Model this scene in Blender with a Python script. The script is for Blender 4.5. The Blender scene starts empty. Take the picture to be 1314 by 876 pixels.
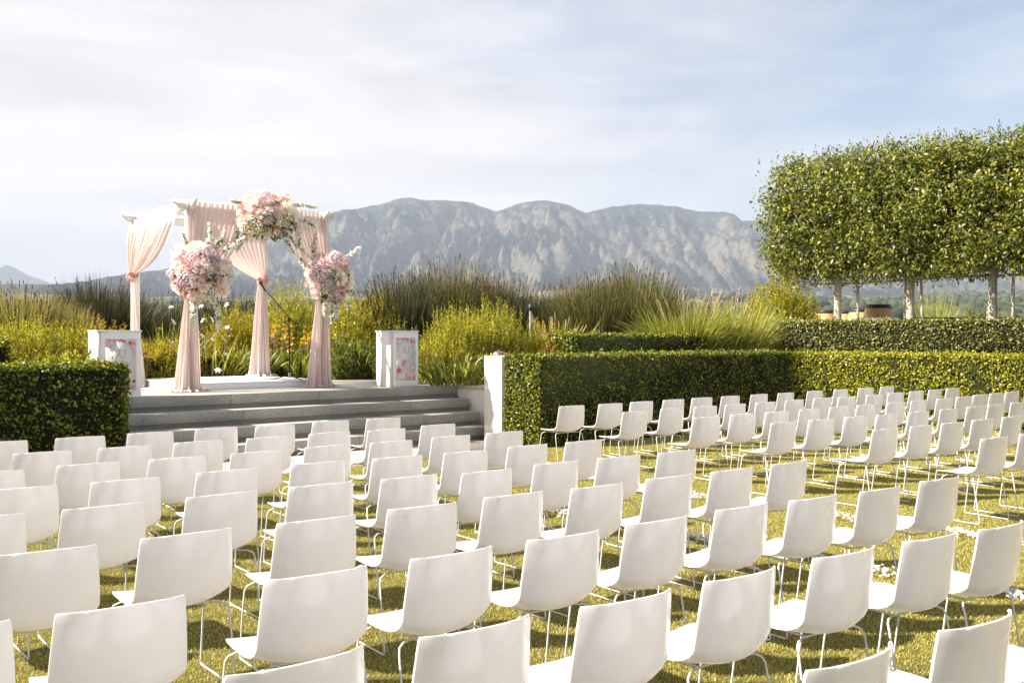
import bpy, math, random
import numpy as np
from mathutils import Vector

scene = bpy.context.scene
col = scene.collection
R = math.radians

# ------------------------------------------------------------------ camera
CAM = np.array([-10.42, -11.35]); CAM_H = 1.70; YAW = R(41)
F_PX = 1277.5; HOR = 434.0
cr, sr = math.cos(YAW), math.sin(YAW)
cam_d = bpy.data.cameras.new('camera'); cam_d.lens = 35; cam_d.sensor_width = 36
cam_d.clip_start = 0.1; cam_d.clip_end = 40000
cam_d.shift_y = -4 / 1314
cam = bpy.data.objects.new('camera', cam_d); col.objects.link(cam)
cam.location = (CAM[0], CAM[1], CAM_H); cam.rotation_euler = (R(90), 0, -YAW)
scene.camera = cam

# ------------------------------------------------------------------ light
SUN_EL = R(41); SUN_AZ = (-0.86, 0.51)
S = Vector((SUN_AZ[0]*math.cos(SUN_EL), SUN_AZ[1]*math.cos(SUN_EL), math.sin(SUN_EL)))
sl = bpy.data.lights.new('sun', 'SUN'); sl.energy = 5.0; sl.angle = R(0.6); sl.color = (1.0, 0.915, 0.785)
so = bpy.data.objects.new('sun', sl); col.objects.link(so)
so.rotation_euler = (-S).to_track_quat('-Z', 'Y').to_euler(); so.location = (0, 0, 60)

world = bpy.data.worlds.new('World'); scene.world = world; world.use_nodes = True
nt = world.node_tree; nt.nodes.clear()
def N(nt, t, **kw):
    n = nt.nodes.new(t)
    for k, v in kw.items():
        if k == 'inp':
            for kk, vv in v.items(): n.inputs[kk].default_value = vv
        else: setattr(n, k, v)
    return n
out = N(nt, 'ShaderNodeOutputWorld'); bg = N(nt, 'ShaderNodeBackground'); bg.inputs['Strength'].default_value = 0.10
sky = N(nt, 'ShaderNodeTexSky', sky_type='NISHITA', sun_disc=False)
sky.sun_elevation = SUN_EL; sky.sun_rotation = math.atan2(S.x, S.y); sky.air_density = 1.0; sky.dust_density = 1.6; sky.ozone_density = 1.2
tc = N(nt, 'ShaderNodeTexCoord'); mp = N(nt, 'ShaderNodeMapping')
mp.inputs['Rotation'].default_value = (R(6), R(5), R(35)); mp.inputs['Scale'].default_value = (1.3, 1.9, 6.0)
nz = N(nt, 'ShaderNodeTexNoise', inp={'Scale': 1.25, 'Detail': 9.0, 'Roughness': 0.52, 'Distortion': 0.35})
nz2 = N(nt, 'ShaderNodeTexNoise', inp={'Scale': 0.75, 'Detail': 3.0, 'Roughness': 0.5})
nt.links.new(tc.outputs['Generated'], mp.inputs['Vector']); nt.links.new(mp.outputs[0], nz.inputs['Vector']); nt.links.new(tc.outputs['Generated'], nz2.inputs['Vector'])
# the cloud sheet lies thick over the left of the view and breaks up to the right
dot = N(nt, 'ShaderNodeVectorMath', operation='DOT_PRODUCT'); dot.inputs[1].default_value = (-0.80, 0.60, -0.10)
nt.links.new(tc.outputs['Generated'], dot.inputs[0])
ml = N(nt, 'ShaderNodeMath', operation='MULTIPLY_ADD'); ml.inputs[1].default_value = 0.38; ml.inputs[2].default_value = 0.21
nt.links.new(dot.outputs['Value'], ml.inputs[0])
ad = N(nt, 'ShaderNodeMath', operation='ADD'); nt.links.new(nz.outputs['Fac'], ad.inputs[0]); nt.links.new(ml.outputs[0], ad.inputs[1])
ad2 = N(nt, 'ShaderNodeMath', operation='MULTIPLY_ADD'); ad2.inputs[1].default_value = 0.35; nt.links.new(nz2.outputs['Fac'], ad2.inputs[0]); nt.links.new(ad.outputs[0], ad2.inputs[2])
rp = N(nt, 'ShaderNodeValToRGB'); rp.color_ramp.elements[0].position = 0.66; rp.color_ramp.elements[1].position = 0.93
rp.color_ramp.elements[0].color = (.10, .10, .10, 1); rp.color_ramp.elements[1].color = (.96, .96, .96, 1)
nt.links.new(ad2.outputs[0], rp.inputs['Fac'])
mxc = N(nt, 'ShaderNodeMix', data_type='RGBA'); pass
CLOUD_NODE = mxc
nz3 = N(nt, 'ShaderNodeTexNoise', inp={'Scale': 2.1, 'Detail': 7.0, 'Roughness': .5, 'Distortion': .6}); nt.links.new(mp.outputs[0], nz3.inputs['Vector'])
rc3 = N(nt, 'ShaderNodeValToRGB'); e3 = rc3.color_ramp.elements; e3[0].position = .36; e3[1].position = .64; e3[0].color = (.70, .66, .665, 1); e3[1].color = (.92, .87, .85, 1)
nt.links.new(nz3.outputs['Fac'], rc3.inputs['Fac'])
cs3 = N(nt, 'ShaderNodeVectorMath', operation='SCALE'); cs3.inputs['Scale'].default_value = 3.85; nt.links.new(rc3.outputs['Color'], cs3.inputs[0]); nt.links.new(cs3.outputs[0], mxc.inputs['B'])
nt.links.new(rp.outputs['Color'], mxc.inputs['Factor']); sks = N(nt, 'ShaderNodeVectorMath', operation='SCALE'); sks.inputs['Scale'].default_value = .50; nt.links.new(sky.outputs[0], sks.inputs[0]); nt.links.new(sks.outputs[0], mxc.inputs['A'])
# sky above the view brightened as added fill light for the chairs
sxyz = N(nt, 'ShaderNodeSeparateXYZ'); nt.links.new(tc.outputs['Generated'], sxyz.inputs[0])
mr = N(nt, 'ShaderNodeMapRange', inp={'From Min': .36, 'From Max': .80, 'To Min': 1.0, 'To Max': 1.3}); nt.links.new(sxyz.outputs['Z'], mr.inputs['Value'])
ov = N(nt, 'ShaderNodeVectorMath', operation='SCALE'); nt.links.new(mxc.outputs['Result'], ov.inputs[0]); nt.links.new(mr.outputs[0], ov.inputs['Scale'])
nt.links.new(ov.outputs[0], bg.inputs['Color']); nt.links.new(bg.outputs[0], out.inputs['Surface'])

vs = scene.view_settings
scene.display_settings.display_device = 'sRGB'
vs.view_transform = 'Standard'; vs.look = 'None'; vs.gamma = 1.0; vs.exposure = 1.76; vs.use_curve_mapping = False
cy = scene.cycles
cy.max_bounces = 6; cy.diffuse_bounces = 3; cy.glossy_bounces = 2; cy.transmission_bounces = 4; cy.transparent_max_bounces = 6; cy.volume_bounces = 0
cy.use_denoising = True; cy.caustics_reflective = False; cy.caustics_refractive = False; cy.sample_clamp_indirect = 6.0

# ------------------------------------------------------------------ helpers
def at(px, d):
    """a ground point by bearing (photo column) and depth from where the photographer stood"""
    xc = (px - 657) / F_PX * d
    return (CAM[0] + xc*cr + d*sr, CAM[1] - xc*sr + d*cr)
def hz(py, d):
    return CAM_H + (HOR - py) * d / F_PX

def tag(o, label=None, cat=None, group=None, kind=None):
    if label: o['label'] = label
    if cat: o['category'] = cat
    if group: o['group'] = group
    if kind: o['kind'] = kind
    return o
def empty(name, loc, rz=0.0):
    o = bpy.data.objects.new(name, None); col.objects.link(o)
    o.location = loc; o.rotation_euler = (0, 0, rz); o.empty_display_size = .1
    return o
def link(name, me, parent=None, loc=None, rot=None):
    o = bpy.data.objects.new(name, me); col.objects.link(o)
    if parent is not None: o.parent = parent
    if loc is not None: o.location = loc
    if rot is not None: o.rotation_euler = rot
    return o
def raw_mesh(name, V, faces, mat, smooth=False):
    """faces: list of int arrays, each (n,k)"""
    V = np.asarray(V, np.float32).reshape(-1, 3)
    me = bpy.data.meshes.new(name)
    faces = [np.asarray(f, np.int32) for f in faces if len(f)]
    nl = sum(f.size for f in faces); nf = sum(len(f) for f in faces)
    me.vertices.add(len(V)); me.vertices.foreach_set('co', V.ravel())
    me.loops.add(nl); me.loops.foreach_set('vertex_index', np.concatenate([f.ravel() for f in faces]))
    tot = np.concatenate([np.full(len(f), f.shape[1], np.int32) for f in faces])
    st = np.concatenate([[0], np.cumsum(tot)[:-1]]).astype(np.int32)
    me.polygons.add(nf); me.polygons.foreach_set('loop_start', st)
    me.update(calc_edges=True)
    if smooth: me.polygons.foreach_set('use_smooth', np.ones(nf, bool))
    me.materials.append(mat); me.validate()
    return me

class MB:
    """collects shapes that become ONE mesh object"""
    def __init__(s): s.V = []; s.F = {}; s.n = 0
    def add(s, V, *faces):
        V = np.asarray(V, float).reshape(-1, 3)
        for f in faces:
            f = np.asarray(f, int)
            if len(f): s.F.setdefault(f.shape[1], []).append(f + s.n)
        s.V.append(V); s.n += len(V)
        return s
    def box(s, x0, x1, y0, y1, z0, z1):
        V = [(x, y, z) for z in (z0, z1) for y in (y0, y1) for x in (x0, x1)]
        return s.add(V, [(0, 2, 3, 1), (4, 5, 7, 6), (0, 1, 5, 4), (2, 6, 7, 3), (0, 4, 6, 2), (1, 3, 7, 5)])
    def prism(s, poly, z0, z1):
        n = len(poly); V = [(x, y, z0) for x, y in poly] + [(x, y, z1) for x, y in poly]
        s.add(V, [(i, (i+1) % n, (i+1) % n + n, i+n) for i in range(n)])
        b = s.n - 2*n
        s.F.setdefault(n, []).append(np.array([list(range(b+n, b+2*n)), list(range(b+n-1, b-1, -1))]))
        return s
    def tube(s, path, rad, k=8, cap=True):
        P = np.asarray(path, float); n = len(P); rad = np.broadcast_to(rad, (n,))
        T = np.gradient(P, axis=0); T /= np.linalg.norm(T, axis=1)[:, None] + 1e-12
        up = np.array([0, 0, 1.]) if abs(T[0, 2]) < .9 else np.array([1., 0, 0])
        V = []; a = np.linspace(0, 2*np.pi, k, endpoint=False); x = np.cross(T[0], up); x /= np.linalg.norm(x)
        for i in range(n):
            x = x - T[i]*np.dot(x, T[i]); x /= np.linalg.norm(x) + 1e-12; y = np.cross(T[i], x)
            V.append(P[i] + rad[i]*(np.cos(a)[:, None]*x + np.sin(a)[:, None]*y))
        q = [(i*k+j, i*k+(j+1) % k, (i+1)*k+(j+1) % k, (i+1)*k+j) for i in range(n-1) for j in range(k)]
        s.add(np.concatenate(V), q)
        if cap:
            b = s.n - n*k
            s.F.setdefault(k, []).append(np.array([list(range(b+k-1, b-1, -1)), list(range(b+(n-1)*k, b+n*k))]))
        return s
    def lathe(s, prof, k=32, c=(0, 0, 0)):
        a = np.linspace(0, 2*np.pi, k, endpoint=False); V = []
        for r_, z in prof: V += [(c[0]+r_*math.cos(t), c[1]+r_*math.sin(t), c[2]+z) for t in a]
        m = len(prof)
        return s.add(V, [(i*k+j, i*k+(j+1) % k, (i+1)*k+(j+1) % k, (i+1)*k+j) for i in range(m-1) for j in range(k)])
    def build(s, name, mat, parent=None, smooth=False, bevel=0):
        me = raw_mesh(name, np.concatenate(s.V), [np.concatenate(v) for v in s.F.values()], mat, smooth)
        o = link(name, me, parent)
        if bevel:
            b = o.modifiers.new('bevel', 'BEVEL'); b.width = bevel; b.segments = 2; b.limit_method = 'ANGLE'
        return o

def unit(v): return v / (np.linalg.norm(v, axis=-1, keepdims=True) + 1e-9)
def rand_dirs(rng, n): return unit(rng.normal(size=(n, 3)))

def leaf_geo(rng, P, Nn, L, W, T=None, fold=.18):
    n = len(P); L = np.broadcast_to(L, (n,))[:, None]; W = np.broadcast_to(W, (n,))[:, None]
    if T is None: T = rand_dirs(rng, n)
    T = unit(T - Nn*np.sum(T*Nn, 1, keepdims=True)); B = np.cross(Nn, T)
    V = np.stack([P-T*L*.5, P+B*W*.5+Nn*W*fold-T*L*.06, P+T*L*.5, P-B*W*.5+Nn*W*fold-T*L*.06], 1).reshape(-1, 3)
    i = np.arange(n)*4
    return V, np.stack([i, i+1, i+2, i+3], 1)

def blade_geo(rng, base, d0, L, W, droop, nseg=4, side=None, taper=1.6, reach=.8):
    n = len(base); L = np.broadcast_to(L, (n,))[:, None]; W = np.broadcast_to(W, (n,))[:, None]; droop = np.broadcast_to(droop, (n,))[:, None]
    h = d0.copy(); h[:, 2] = 0; h = unit(h)
    if side is None: side = unit(np.cross(d0, rand_dirs(rng, n)))
    rows = []
    for k in range(nseg+1):
        t = k/nseg
        p = base + d0*L*t + h*L*droop*t*t*reach - np.array([0, 0, 1.])*L*droop*t**2.2
        w = W*(.5 + .5*min(1, t*4))*max(1 - t**taper, .06)
        rows += [p-side*w*.5, p+side*w*.5]
    V = np.stack(rows, 1).reshape(-1, 3); m = 2*(nseg+1); i = np.arange(n)*m
    F = np.concatenate([np.stack([i+2*k, i+2*k+1, i+2*k+3, i+2*k+2], 1) for k in range(nseg)])
    return V, F
def geo_mesh(name, parts, mat, smooth=False):
    V = []; F = []; o = 0
    for v, f in parts: V.append(v); F.append(f+o); o += len(v)
    return raw_mesh(name, np.concatenate(V), [np.concatenate(F)], mat, smooth)

_perm = np.random.default_rng(5).permutation(512)
def perlin(x, y, seed=0):
    x = np.asarray(x, float)+seed*17.31; y = np.asarray(y, float)+seed*9.77
    xi = np.floor(x).astype(int); yi = np.floor(y).astype(int); xf = x-xi; yf = y-yi
    def g(ix, iy, fx, fy):
        a = _perm[(_perm[ix & 511]+iy) & 511]*(2*np.pi/512)
        return np.cos(a)*fx+np.sin(a)*fy
    u = xf*xf*xf*(xf*(xf*6-15)+10); v = yf*yf*yf*(yf*(yf*6-15)+10)
    a = g(xi, yi, xf, yf)*(1-u)+g(xi+1, yi, xf-1, yf)*u
    b = g(xi, yi+1, xf, yf-1)*(1-u)+g(xi+1, yi+1, xf-1, yf-1)*u
    return (a*(1-v)+b*v)*1.5
def fbm(x, y, o=5, seed=0, gain=.5, ridged=False):
    t = 0; a = 1; s = 0
    for k in range(o):
        n = perlin(x*2**k, y*2**k, seed+k)
        if ridged: n = 1-2*np.abs(n)
        t = t+a*n; s += a; a *= gain
    return t/s

# ------------------------------------------------------------------ materials
MATS = {}
def mat_base(name):
    m = bpy.data.materials.new(name); m.use_nodes = True; t = m.node_tree; t.nodes.clear()
    return m, t, N(t, 'ShaderNodeOutputMaterial')
def ramp(t, fac, stops):
    r_ = N(t, 'ShaderNodeValToRGB'); e = r_.color_ramp.elements
    while len(e) < len(stops): e.new(.5)
    for k, (p, c) in enumerate(stops): e[k].position = p; e[k].color = (*c, 1)
    t.links.new(fac, r_.inputs['Fac']); return r_.outputs['Color']
def leafmat(name, stops, trans=.35, rough=.45, spec=.4, island=True, noise_scale=0):
    m, t, o = mat_base(name)
    g = N(t, 'ShaderNodeNewGeometry'); f = g.outputs['Random Per Island']
    if noise_scale:
        c_ = N(t, 'ShaderNodeTexCoord'); n_ = N(t, 'ShaderNodeTexNoise', inp={'Scale': noise_scale, 'Detail': 3.0})
        t.links.new(c_.outputs['Object'], n_.inputs['Vector'])
        mm = N(t, 'ShaderNodeMath', operation='MULTIPLY_ADD'); mm.inputs[1].default_value = .5
        sb = N(t, 'ShaderNodeMath', operation='MULTIPLY_ADD'); sb.inputs[1].default_value = 1.6; sb.inputs[2].default_value = -.55
        t.links.new(n_.outputs['Fac'], sb.inputs[0]); t.links.new(f, mm.inputs[0]); t.links.new(sb.outputs[0], mm.inputs[2]); f = mm.outputs[0]
    c = ramp(t, f, stops)
    p = N(t, 'ShaderNodeBsdfPrincipled', inp={'Roughness': rough, 'Specular IOR Level': spec}); tr = N(t, 'ShaderNodeBsdfTranslucent')
    br = N(t, 'ShaderNodeHueSaturation', inp={'Saturation': 1.1, 'Value': 1.5})
    mx = N(t, 'ShaderNodeMixShader'); mx.inputs[0].default_value = trans
    t.links.new(c, p.inputs['Base Color']); t.links.new(c, br.inputs['Color']); t.links.new(br.outputs[0], tr.inputs['Color'])
    t.links.new(p.outputs[0], mx.inputs[1]); t.links.new(tr.outputs[0], mx.inputs[2]); t.links.new(mx.outputs[0], o.inputs['Surface'])
    return m
def stuffmat(name, c1, c2, scale=8, rough=.6, bump=0., bscale=40, spec=.4, metal=0, trans=0, detail=5, coat=0, stretch=None):
    m, t, o = mat_base(name)
    tc_ = N(t, 'ShaderNodeTexCoord'); src = tc_.outputs['Object']
    if stretch:
        mp_ = N(t, 'ShaderNodeMapping'); mp_.inputs['Scale'].default_value = stretch; t.links.new(src, mp_.inputs['Vector']); src = mp_.outputs[0]
    n1 = N(t, 'ShaderNodeTexNoise', inp={'Scale': scale, 'Detail': detail, 'Roughness': .6}); t.links.new(src, n1.inputs['Vector'])
    c = ramp(t, n1.outputs['Fac'], [(.3, c1), (.7, c2)])
    p = N(t, 'ShaderNodeBsdfPrincipled', inp={'Roughness': rough, 'Specular IOR Level': spec, 'Metallic': metal, 'Coat Weight': coat, 'Coat Roughness': .08})
    t.links.new(c, p.inputs['Base Color']); sh = p.outputs[0]
    if bump:
        n2 = N(t, 'ShaderNodeTexNoise', inp={'Scale': bscale, 'Detail': 4.0}); t.links.new(src, n2.inputs['Vector'])
        b = N(t, 'ShaderNodeBump', inp={'Strength': bump, 'Distance': .02}); t.links.new(n2.outputs['Fac'], b.inputs['Height']); t.links.new(b.outputs[0], p.inputs['Normal'])
    if trans:
        tr = N(t, 'ShaderNodeBsdfTranslucent'); t.links.new(c, tr.inputs['Color'])
        mx = N(t, 'ShaderNodeMixShader'); mx.inputs[0].default_value = trans
        t.links.new(sh, mx.inputs[1]); t.links.new(tr.outputs[0], mx.inputs[2]); sh = mx.outputs[0]
    t.links.new(sh, o.inputs['Surface'])
    return m

M_box = leafmat('boxwood_leaves', [(0, (.016, .028, .006)), (.42, (.066, .090, .012)), (.76, (.21, .235, .024)), (1, (.46, .42, .040))], .32, .45)
M_boxy = leafmat('sun_tinted_leaves', [(0, (.055, .07, .010)), (.45, (.23, .245, .026)), (.8, (.42, .40, .036)), (1, (.56, .48, .05))], .36, .45)  # boxwood leaves with sunlight painted in: lighter, yellower copy for sunlit hedges
M_brown = leafmat('reddish_hedge_leaves', [(0, (.04, .056, .014)), (.5, (.16, .175, .045)), (.8, (.32, .31, .09)), (1, (.40, .28, .11))], .22, .42)
M_core = stuffmat('hedge_core_shade', (.008, .012, .003), (.018, .02, .007), 20, .95, spec=.1)  # near-black: shade between the leaves painted into the solid core
M_tree = leafmat('tree_leaves', [(0, (.030, .046, .010)), (.5, (.110, .135, .020)), (.85, (.25, .25, .032)), (1, (.36, .32, .04))], .28, .46, .45)
M_restio = leafmat('reed_stems', [(0, (.045, .055, .018)), (.5, (.105, .115, .034)), (.85, (.20, .185, .055)), (1, (.30, .23, .085))], .15, .5)
M_restio_d = leafmat('dark_reed_stems', [(0, (.024, .032, .014)), (.6, (.055, .062, .024)), (1, (.13, .12, .05))], .12, .5)
M_reedy = leafmat('straw_green_reeds', [(0, (.09, .09, .025)), (.5, (.22, .205, .05)), (1, (.42, .36, .12))], .3, .5)
M_seed = leafmat('seed_heads', [(0, (.045, .025, .014)), (.6, (.10, .055, .03)), (1, (.20, .12, .06))], .1, .7)
M_plume = leafmat('grass_plumes', [(0, (.50, .38, .22)), (1, (.72, .58, .36))], .4, .8)
M_lime = leafmat('lime_shrub_leaves', [(0, (.10, .11, .015)), (.5, (.275, .265, .028)), (1, (.52, .45, .046))], .38, .5)
M_gold = leafmat('gold_shrub_leaves', [(0, (.11, .11, .014)), (.5, (.31, .27, .024)), (1, (.54, .42, .036))], .38, .5)
M_mid = leafmat('green_shrub_leaves', [(0, (.035, .055, .014)), (.5, (.11, .145, .026)), (1, (.26, .27, .05))], .32, .5)
M_rust = leafmat('rust_shrub_leaves', [(0, (.11, .11, .022)), (.5, (.26, .18, .035)), (1, (.40, .20, .06))], .35, .5)
M_fount = leafmat('fountain_grass_blades', [(0, (.09, .12, .02)), (.5, (.23, .245, .042)), (1, (.48, .44, .12))], .35, .45)
M_strap = leafmat('iris_blades', [(0, (.06, .085, .016)), (.5, (.19, .21, .03)), (1, (.42, .39, .08))], .3, .35, .5)
M_petw = leafmat('white_petals', [(0, (.78, .72, .70)), (1, (.86, .80, .78))], .3, .6)
M_org = leafmat('orange_petals', [(0, (.50, .24, .015)), (1, (.70, .42, .03))], .3, .6)
M_twig = stuffmat('twigs_or_shade_core', (.09, .065, .04), (.17, .125, .08), 20, .85)
M_soil = stuffmat('soil', (.04, .03, .02), (.08, .06, .04), 6, .95, .6, 30)
M_shell = None

# ------------------------------------------------------------------ ground and structure
def lawn_mat():
    m, t, o = mat_base('turf')
    c_ = N(t, 'ShaderNodeTexCoord')
    n1 = N(t, 'ShaderNodeTexNoise', inp={'Scale': 1.1, 'Detail': 4.0}); n2 = N(t, 'ShaderNodeTexNoise', inp={'Scale': 170.0, 'Detail': 3.0})
    for n_ in (n1, n2): t.links.new(c_.outputs['Object'], n_.inputs['Vector'])
    a = ramp(t, n2.outputs['Fac'], [(.3, (.05, .045, .012)), (.7, (.22, .19, .05))])
    b = ramp(t, n1.outputs['Fac'], [(.3, (.85, .88, .8)), (.7, (1, 1, 1))])
    mx = N(t, 'ShaderNodeMix', data_type='RGBA', blend_type='MULTIPLY'); mx.inputs['Factor'].default_value = 1
    t.links.new(a, mx.inputs['A']); t.links.new(b, mx.inputs['B'])
    p = N(t, 'ShaderNodeBsdfPrincipled', inp={'Roughness': .85, 'Specular IOR Level': .2}); t.links.new(mx.outputs['Result'], p.inputs['Base Color'])
    bm = N(t, 'ShaderNodeBump', inp={'Strength': .8, 'Distance': .012}); t.links.new(n2.outputs['Fac'], bm.inputs['Height']); t.links.new(bm.outputs[0], p.inputs['Normal'])
    t.links.new(p.outputs[0], o.inputs['Surface']); return m
M_lawn = lawn_mat()
lo = MB().add([(-34, -34, 0), (30, -34, 0), (30, 1.3, 0), (-34, 1.3, 0)], [(0, 1, 2, 3)]).build('lawn', M_lawn); tag(lo, kind='structure')

def paver_mat(name, c1, c2, joint, bw, bh, speck=120):
    m, t, o = mat_base(name)
    c_ = N(t, 'ShaderNodeTexCoord'); n = N(t, 'ShaderNodeTexNoise', inp={'Scale': speck, 'Detail': 4.0, 'Roughness': .7}); t.links.new(c_.outputs['Object'], n.inputs['Vector'])
    n3 = N(t, 'ShaderNodeTexNoise', inp={'Scale': 1.6, 'Detail': 5.0}); t.links.new(c_.outputs['Object'], n3.inputs['Vector'])
    c = ramp(t, n.outputs['Fac'], [(.35, c1), (.65, c2)]); c3 = ramp(t, n3.outputs['Fac'], [(.3, (.80, .80, .78)), (.7, (1, 1, 1))])
    mu = N(t, 'ShaderNodeMix', data_type='RGBA', blend_type='MULTIPLY'); mu.inputs['Factor'].default_value = 1; t.links.new(c, mu.inputs['A']); t.links.new(c3, mu.inputs['B'])
    br = N(t, 'ShaderNodeTexBrick', inp={'Scale': 1.0, 'Mortar Size': .004, 'Brick Width': bw, 'Row Height': bh, 'Color1': (1, 1, 1, 1), 'Color2': (.9, .9, .9, 1), 'Mortar': (*joint, 1)})
    t.links.new(c_.outputs['Object'], br.inputs['Vector'])
    m2 = N(t, 'ShaderNodeMix', data_type='RGBA', blend_type='MULTIPLY'); m2.inputs['Factor'].default_value = 1; t.links.new(mu.outputs['Result'], m2.inputs['A']); t.links.new(br.outputs['Color'], m2.inputs['B'])
    p = N(t, 'ShaderNodeBsdfPrincipled', inp={'Roughness': .7, 'Specular IOR Level': .3}); t.links.new(m2.outputs['Result'], p.inputs['Base Color'])
    b = N(t, 'ShaderNodeBump', inp={'Strength': .25, 'Distance': .004}); t.links.new(n.outputs['Fac'], b.inputs['Height']); t.links.new(b.outputs[0], p.inputs['Normal'])
    t.links.new(p.outputs[0], o.inputs['Surface']); return m
M_pave = paver_mat('pale_paving', (.50, .46, .40), (.62, .58, .51), (.5, .48, .45), .9, .45)
M_gran = paver_mat('granite', (.24, .23, .20), (.50, .48, .43), (.4, .39, .36), 1.5, 5, 60)
M_plast = stuffmat('white_plaster', (.66, .62, .56), (.76, .72, .66), 5, .8, .15, 60)

pv = MB().box(-6.5, .02, -.05, 1.57, -.1, .012).build('paving', M_pave); tag(pv, kind='structure')
# stone steps up to the stage: four risers with a nosed tread each
ST = empty('stone_steps', (-2.86, 1.58, 0)); tag(ST, 'four wide grey granite steps leading up to the paved stage', 'steps')
def rel(o, p): o.location = [o.location[i]-p.location[i] for i in range(3)]; return o
RISE, TREAD = .215, .40
for k in range(4):
    y0 = 1.58+k*TREAD; z1 = RISE*(k+1); xr = [.37, .43, .50, .56][k]
    st = MB().box(-6.9, xr, y0+.055, 7.2 if k == 3 else y0+TREAD+.06, -.05 if k == 0 else RISE*k-.02, z1-.05)
    st.box(-6.9, xr+.01, y0, y0+TREAD+.058 if k < 3 else y0+.6, z1-.150, z1)
    o = st.build('step', M_gran, ST, bevel=.006); rel(o, ST)
pl = MB().box(-7.05, 1.30, 2.78+.595, 6.9, RISE*4-.2, RISE*4+.003).box(.57, 1.30, 2.78, 3.38, RISE*4-.2, RISE*4+.003).build('stage_paving', M_pave, ST); rel(pl, ST)
ZS = RISE*4+.003

cw = empty('cheek_wall', (.7, 2.0, 0)); tag(cw, 'low pale stone cheek wall closing the right end of the steps', 'wall')
b1 = MB().box(.575, 1.29, 1.25, 2.775, -.05, ZS-.045).build('wall_body', M_plast, cw, bevel=.006); rel(b1, cw)
b2 = MB().box(.555, 1.29, 1.24, 2.776, ZS-.045, ZS).build('coping', M_pave, cw, bevel=.005); rel(b2, cw)
pw = MB().box(-.03, .24, .86, 1.30, -.05, 1.41).build('plaster_pillar', M_plast, bevel=.008)
tag(pw, 'plain white plastered wall end between the steps and the right hedge', 'pillar')

gb = MB().prism([(-16, 1.5), (-7.06, 1.5), (-7.06, 6.92), (1.31, 6.92), (1.31, 1.0), (8.9, 1.0), (8.9, 17), (-16, 17)], -.5, .86).build('garden_ground', M_soil); tag(gb, kind='structure')
TZ = 1.60
H0 = np.array(at(985, 22.2)); H1 = np.array(at(1314, 20.2)); HD = (H1-H0)/np.linalg.norm(H1-H0); HN = np.array([HD[1], -HD[0]])
if np.dot(HN, CAM-H0) < 0: HN = -HN
E0 = H0-HD*.3; E1 = H0+HD*10
tr_ = MB().prism([tuple(E0), tuple(E1), (26, -12), (26, 17), (8.95, 17), (8.95, E0[1])][::-1], -.5, TZ-.25).build('terrace_ground', M_soil); tag(tr_, kind='structure')
tz2 = MB().prism([tuple(E0-HN*.75), tuple(E1-HN*.75), (25.9, -12), (25.9, 16.9), (9.5, 16.9)][::-1], TZ-.3, TZ).build('terrace_paving', M_pave); tag(tz2, kind='structure')
# white coping along the retaining wall under the terrace hedge
rw = empty('retaining_wall', (*E0, 0)); tag(rw, 'long low white topped retaining wall carrying the terrace hedge', 'wall')
q = [E0+HN*.16, E1+HN*.16, E1+HN*.01, E0+HN*.01]
o = MB().prism([tuple(p_) for p_ in q][::-1], -.05, TZ-.29).build('wall_body', M_plast, rw); rel(o, rw)
q = [E0+HN*.19, E1+HN*.19, E1+HN*.01, E0+HN*.01]
o = MB().prism([tuple(p_) for p_ in q][::-1], TZ-.288, TZ-.235).build('coping', M_plast, rw); rel(o, rw)

# ------------------------------------------------------------------ far land: valley, hills, mountains
M_val = None
def valley_mat():
    m, t, o = mat_base('valley_fields')
    c_ = N(t, 'ShaderNodeTexCoord')
    mp_ = N(t, 'ShaderNodeMapping'); mp_.inputs['Rotation'].default_value = (0, 0, R(49)); mp_.inputs['Scale'].default_value = (1, 2.6, 1); t.links.new(c_.outputs['Object'], mp_.inputs['Vector'])
    v = N(t, 'ShaderNodeTexVoronoi', inp={'Scale': .0042, 'Randomness': 1.0}); t.links.new(mp_.outputs[0], v.inputs['Vector'])
    n = N(t, 'ShaderNodeTexNoise', inp={'Scale': .02, 'Detail': 6.0}); t.links.new(c_.outputs['Object'], n.inputs['Vector'])
    sx = N(t, 'ShaderNodeSeparateColor'); t.links.new(v.outputs['Color'], sx.inputs[0])
    a = ramp(t, sx.outputs[0], [(.0, (.03, .042, .018)), (.3, (.06, .07, .03)), (.5, (.20, .16, .085)), (.7, (.05, .056, .026)), (.85, (.26, .20, .12)), (1, (.08, .085, .035))])
    b = ramp(t, n.outputs['Fac'], [(.3, (.55, .6, .5)), (.7, (1, 1, 1))])
    mx = N(t, 'ShaderNodeMix', data_type='RGBA', blend_type='MULTIPLY'); mx.inputs['Factor'].default_value = .8; t.links.new(a, mx.inputs['A']); t.links.new(b, mx.inputs['B'])
    p = N(t, 'ShaderNodeBsdfPrincipled', inp={'Roughness': .95, 'Specular IOR Level': .1}); t.links.new(mx.outputs['Result'], p.inputs['Base Color']); t.links.new(p.outputs[0], o.inputs['Surface']); return m
M_val = valley_mat()
def fwd(x, y): return (x-CAM[0])*sr+(y-CAM[1])*cr, (x-CAM[0])*cr-(y-CAM[1])*sr   # depth, lateral
_pd = [0, 40, 90, 200, 380, 600, 900, 1300, 1800, 2400, 3200, 9000, 14000]
_pz = [-1.2, -2.2, -5, -2, 7, 14, 21, 36, 60, 92, 140, 150, 60]
def valley_z(d, x):
    z = np.interp(d, _pd, _pz)
    b = np.clip((d-350)/700, 0, 1)
    hill = fbm(d/900., x/700., 4, 3)
    z = z+b*(10+.014*d)*hill*.6+b*np.exp(-((d-1500)/420)**2)*np.clip((x-560)/400, 0, 1)*34
    z = z+b*np.exp(-((d-1650)/500)**2)*np.exp(-((x-420)/330)**2)*8
    return z
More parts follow.
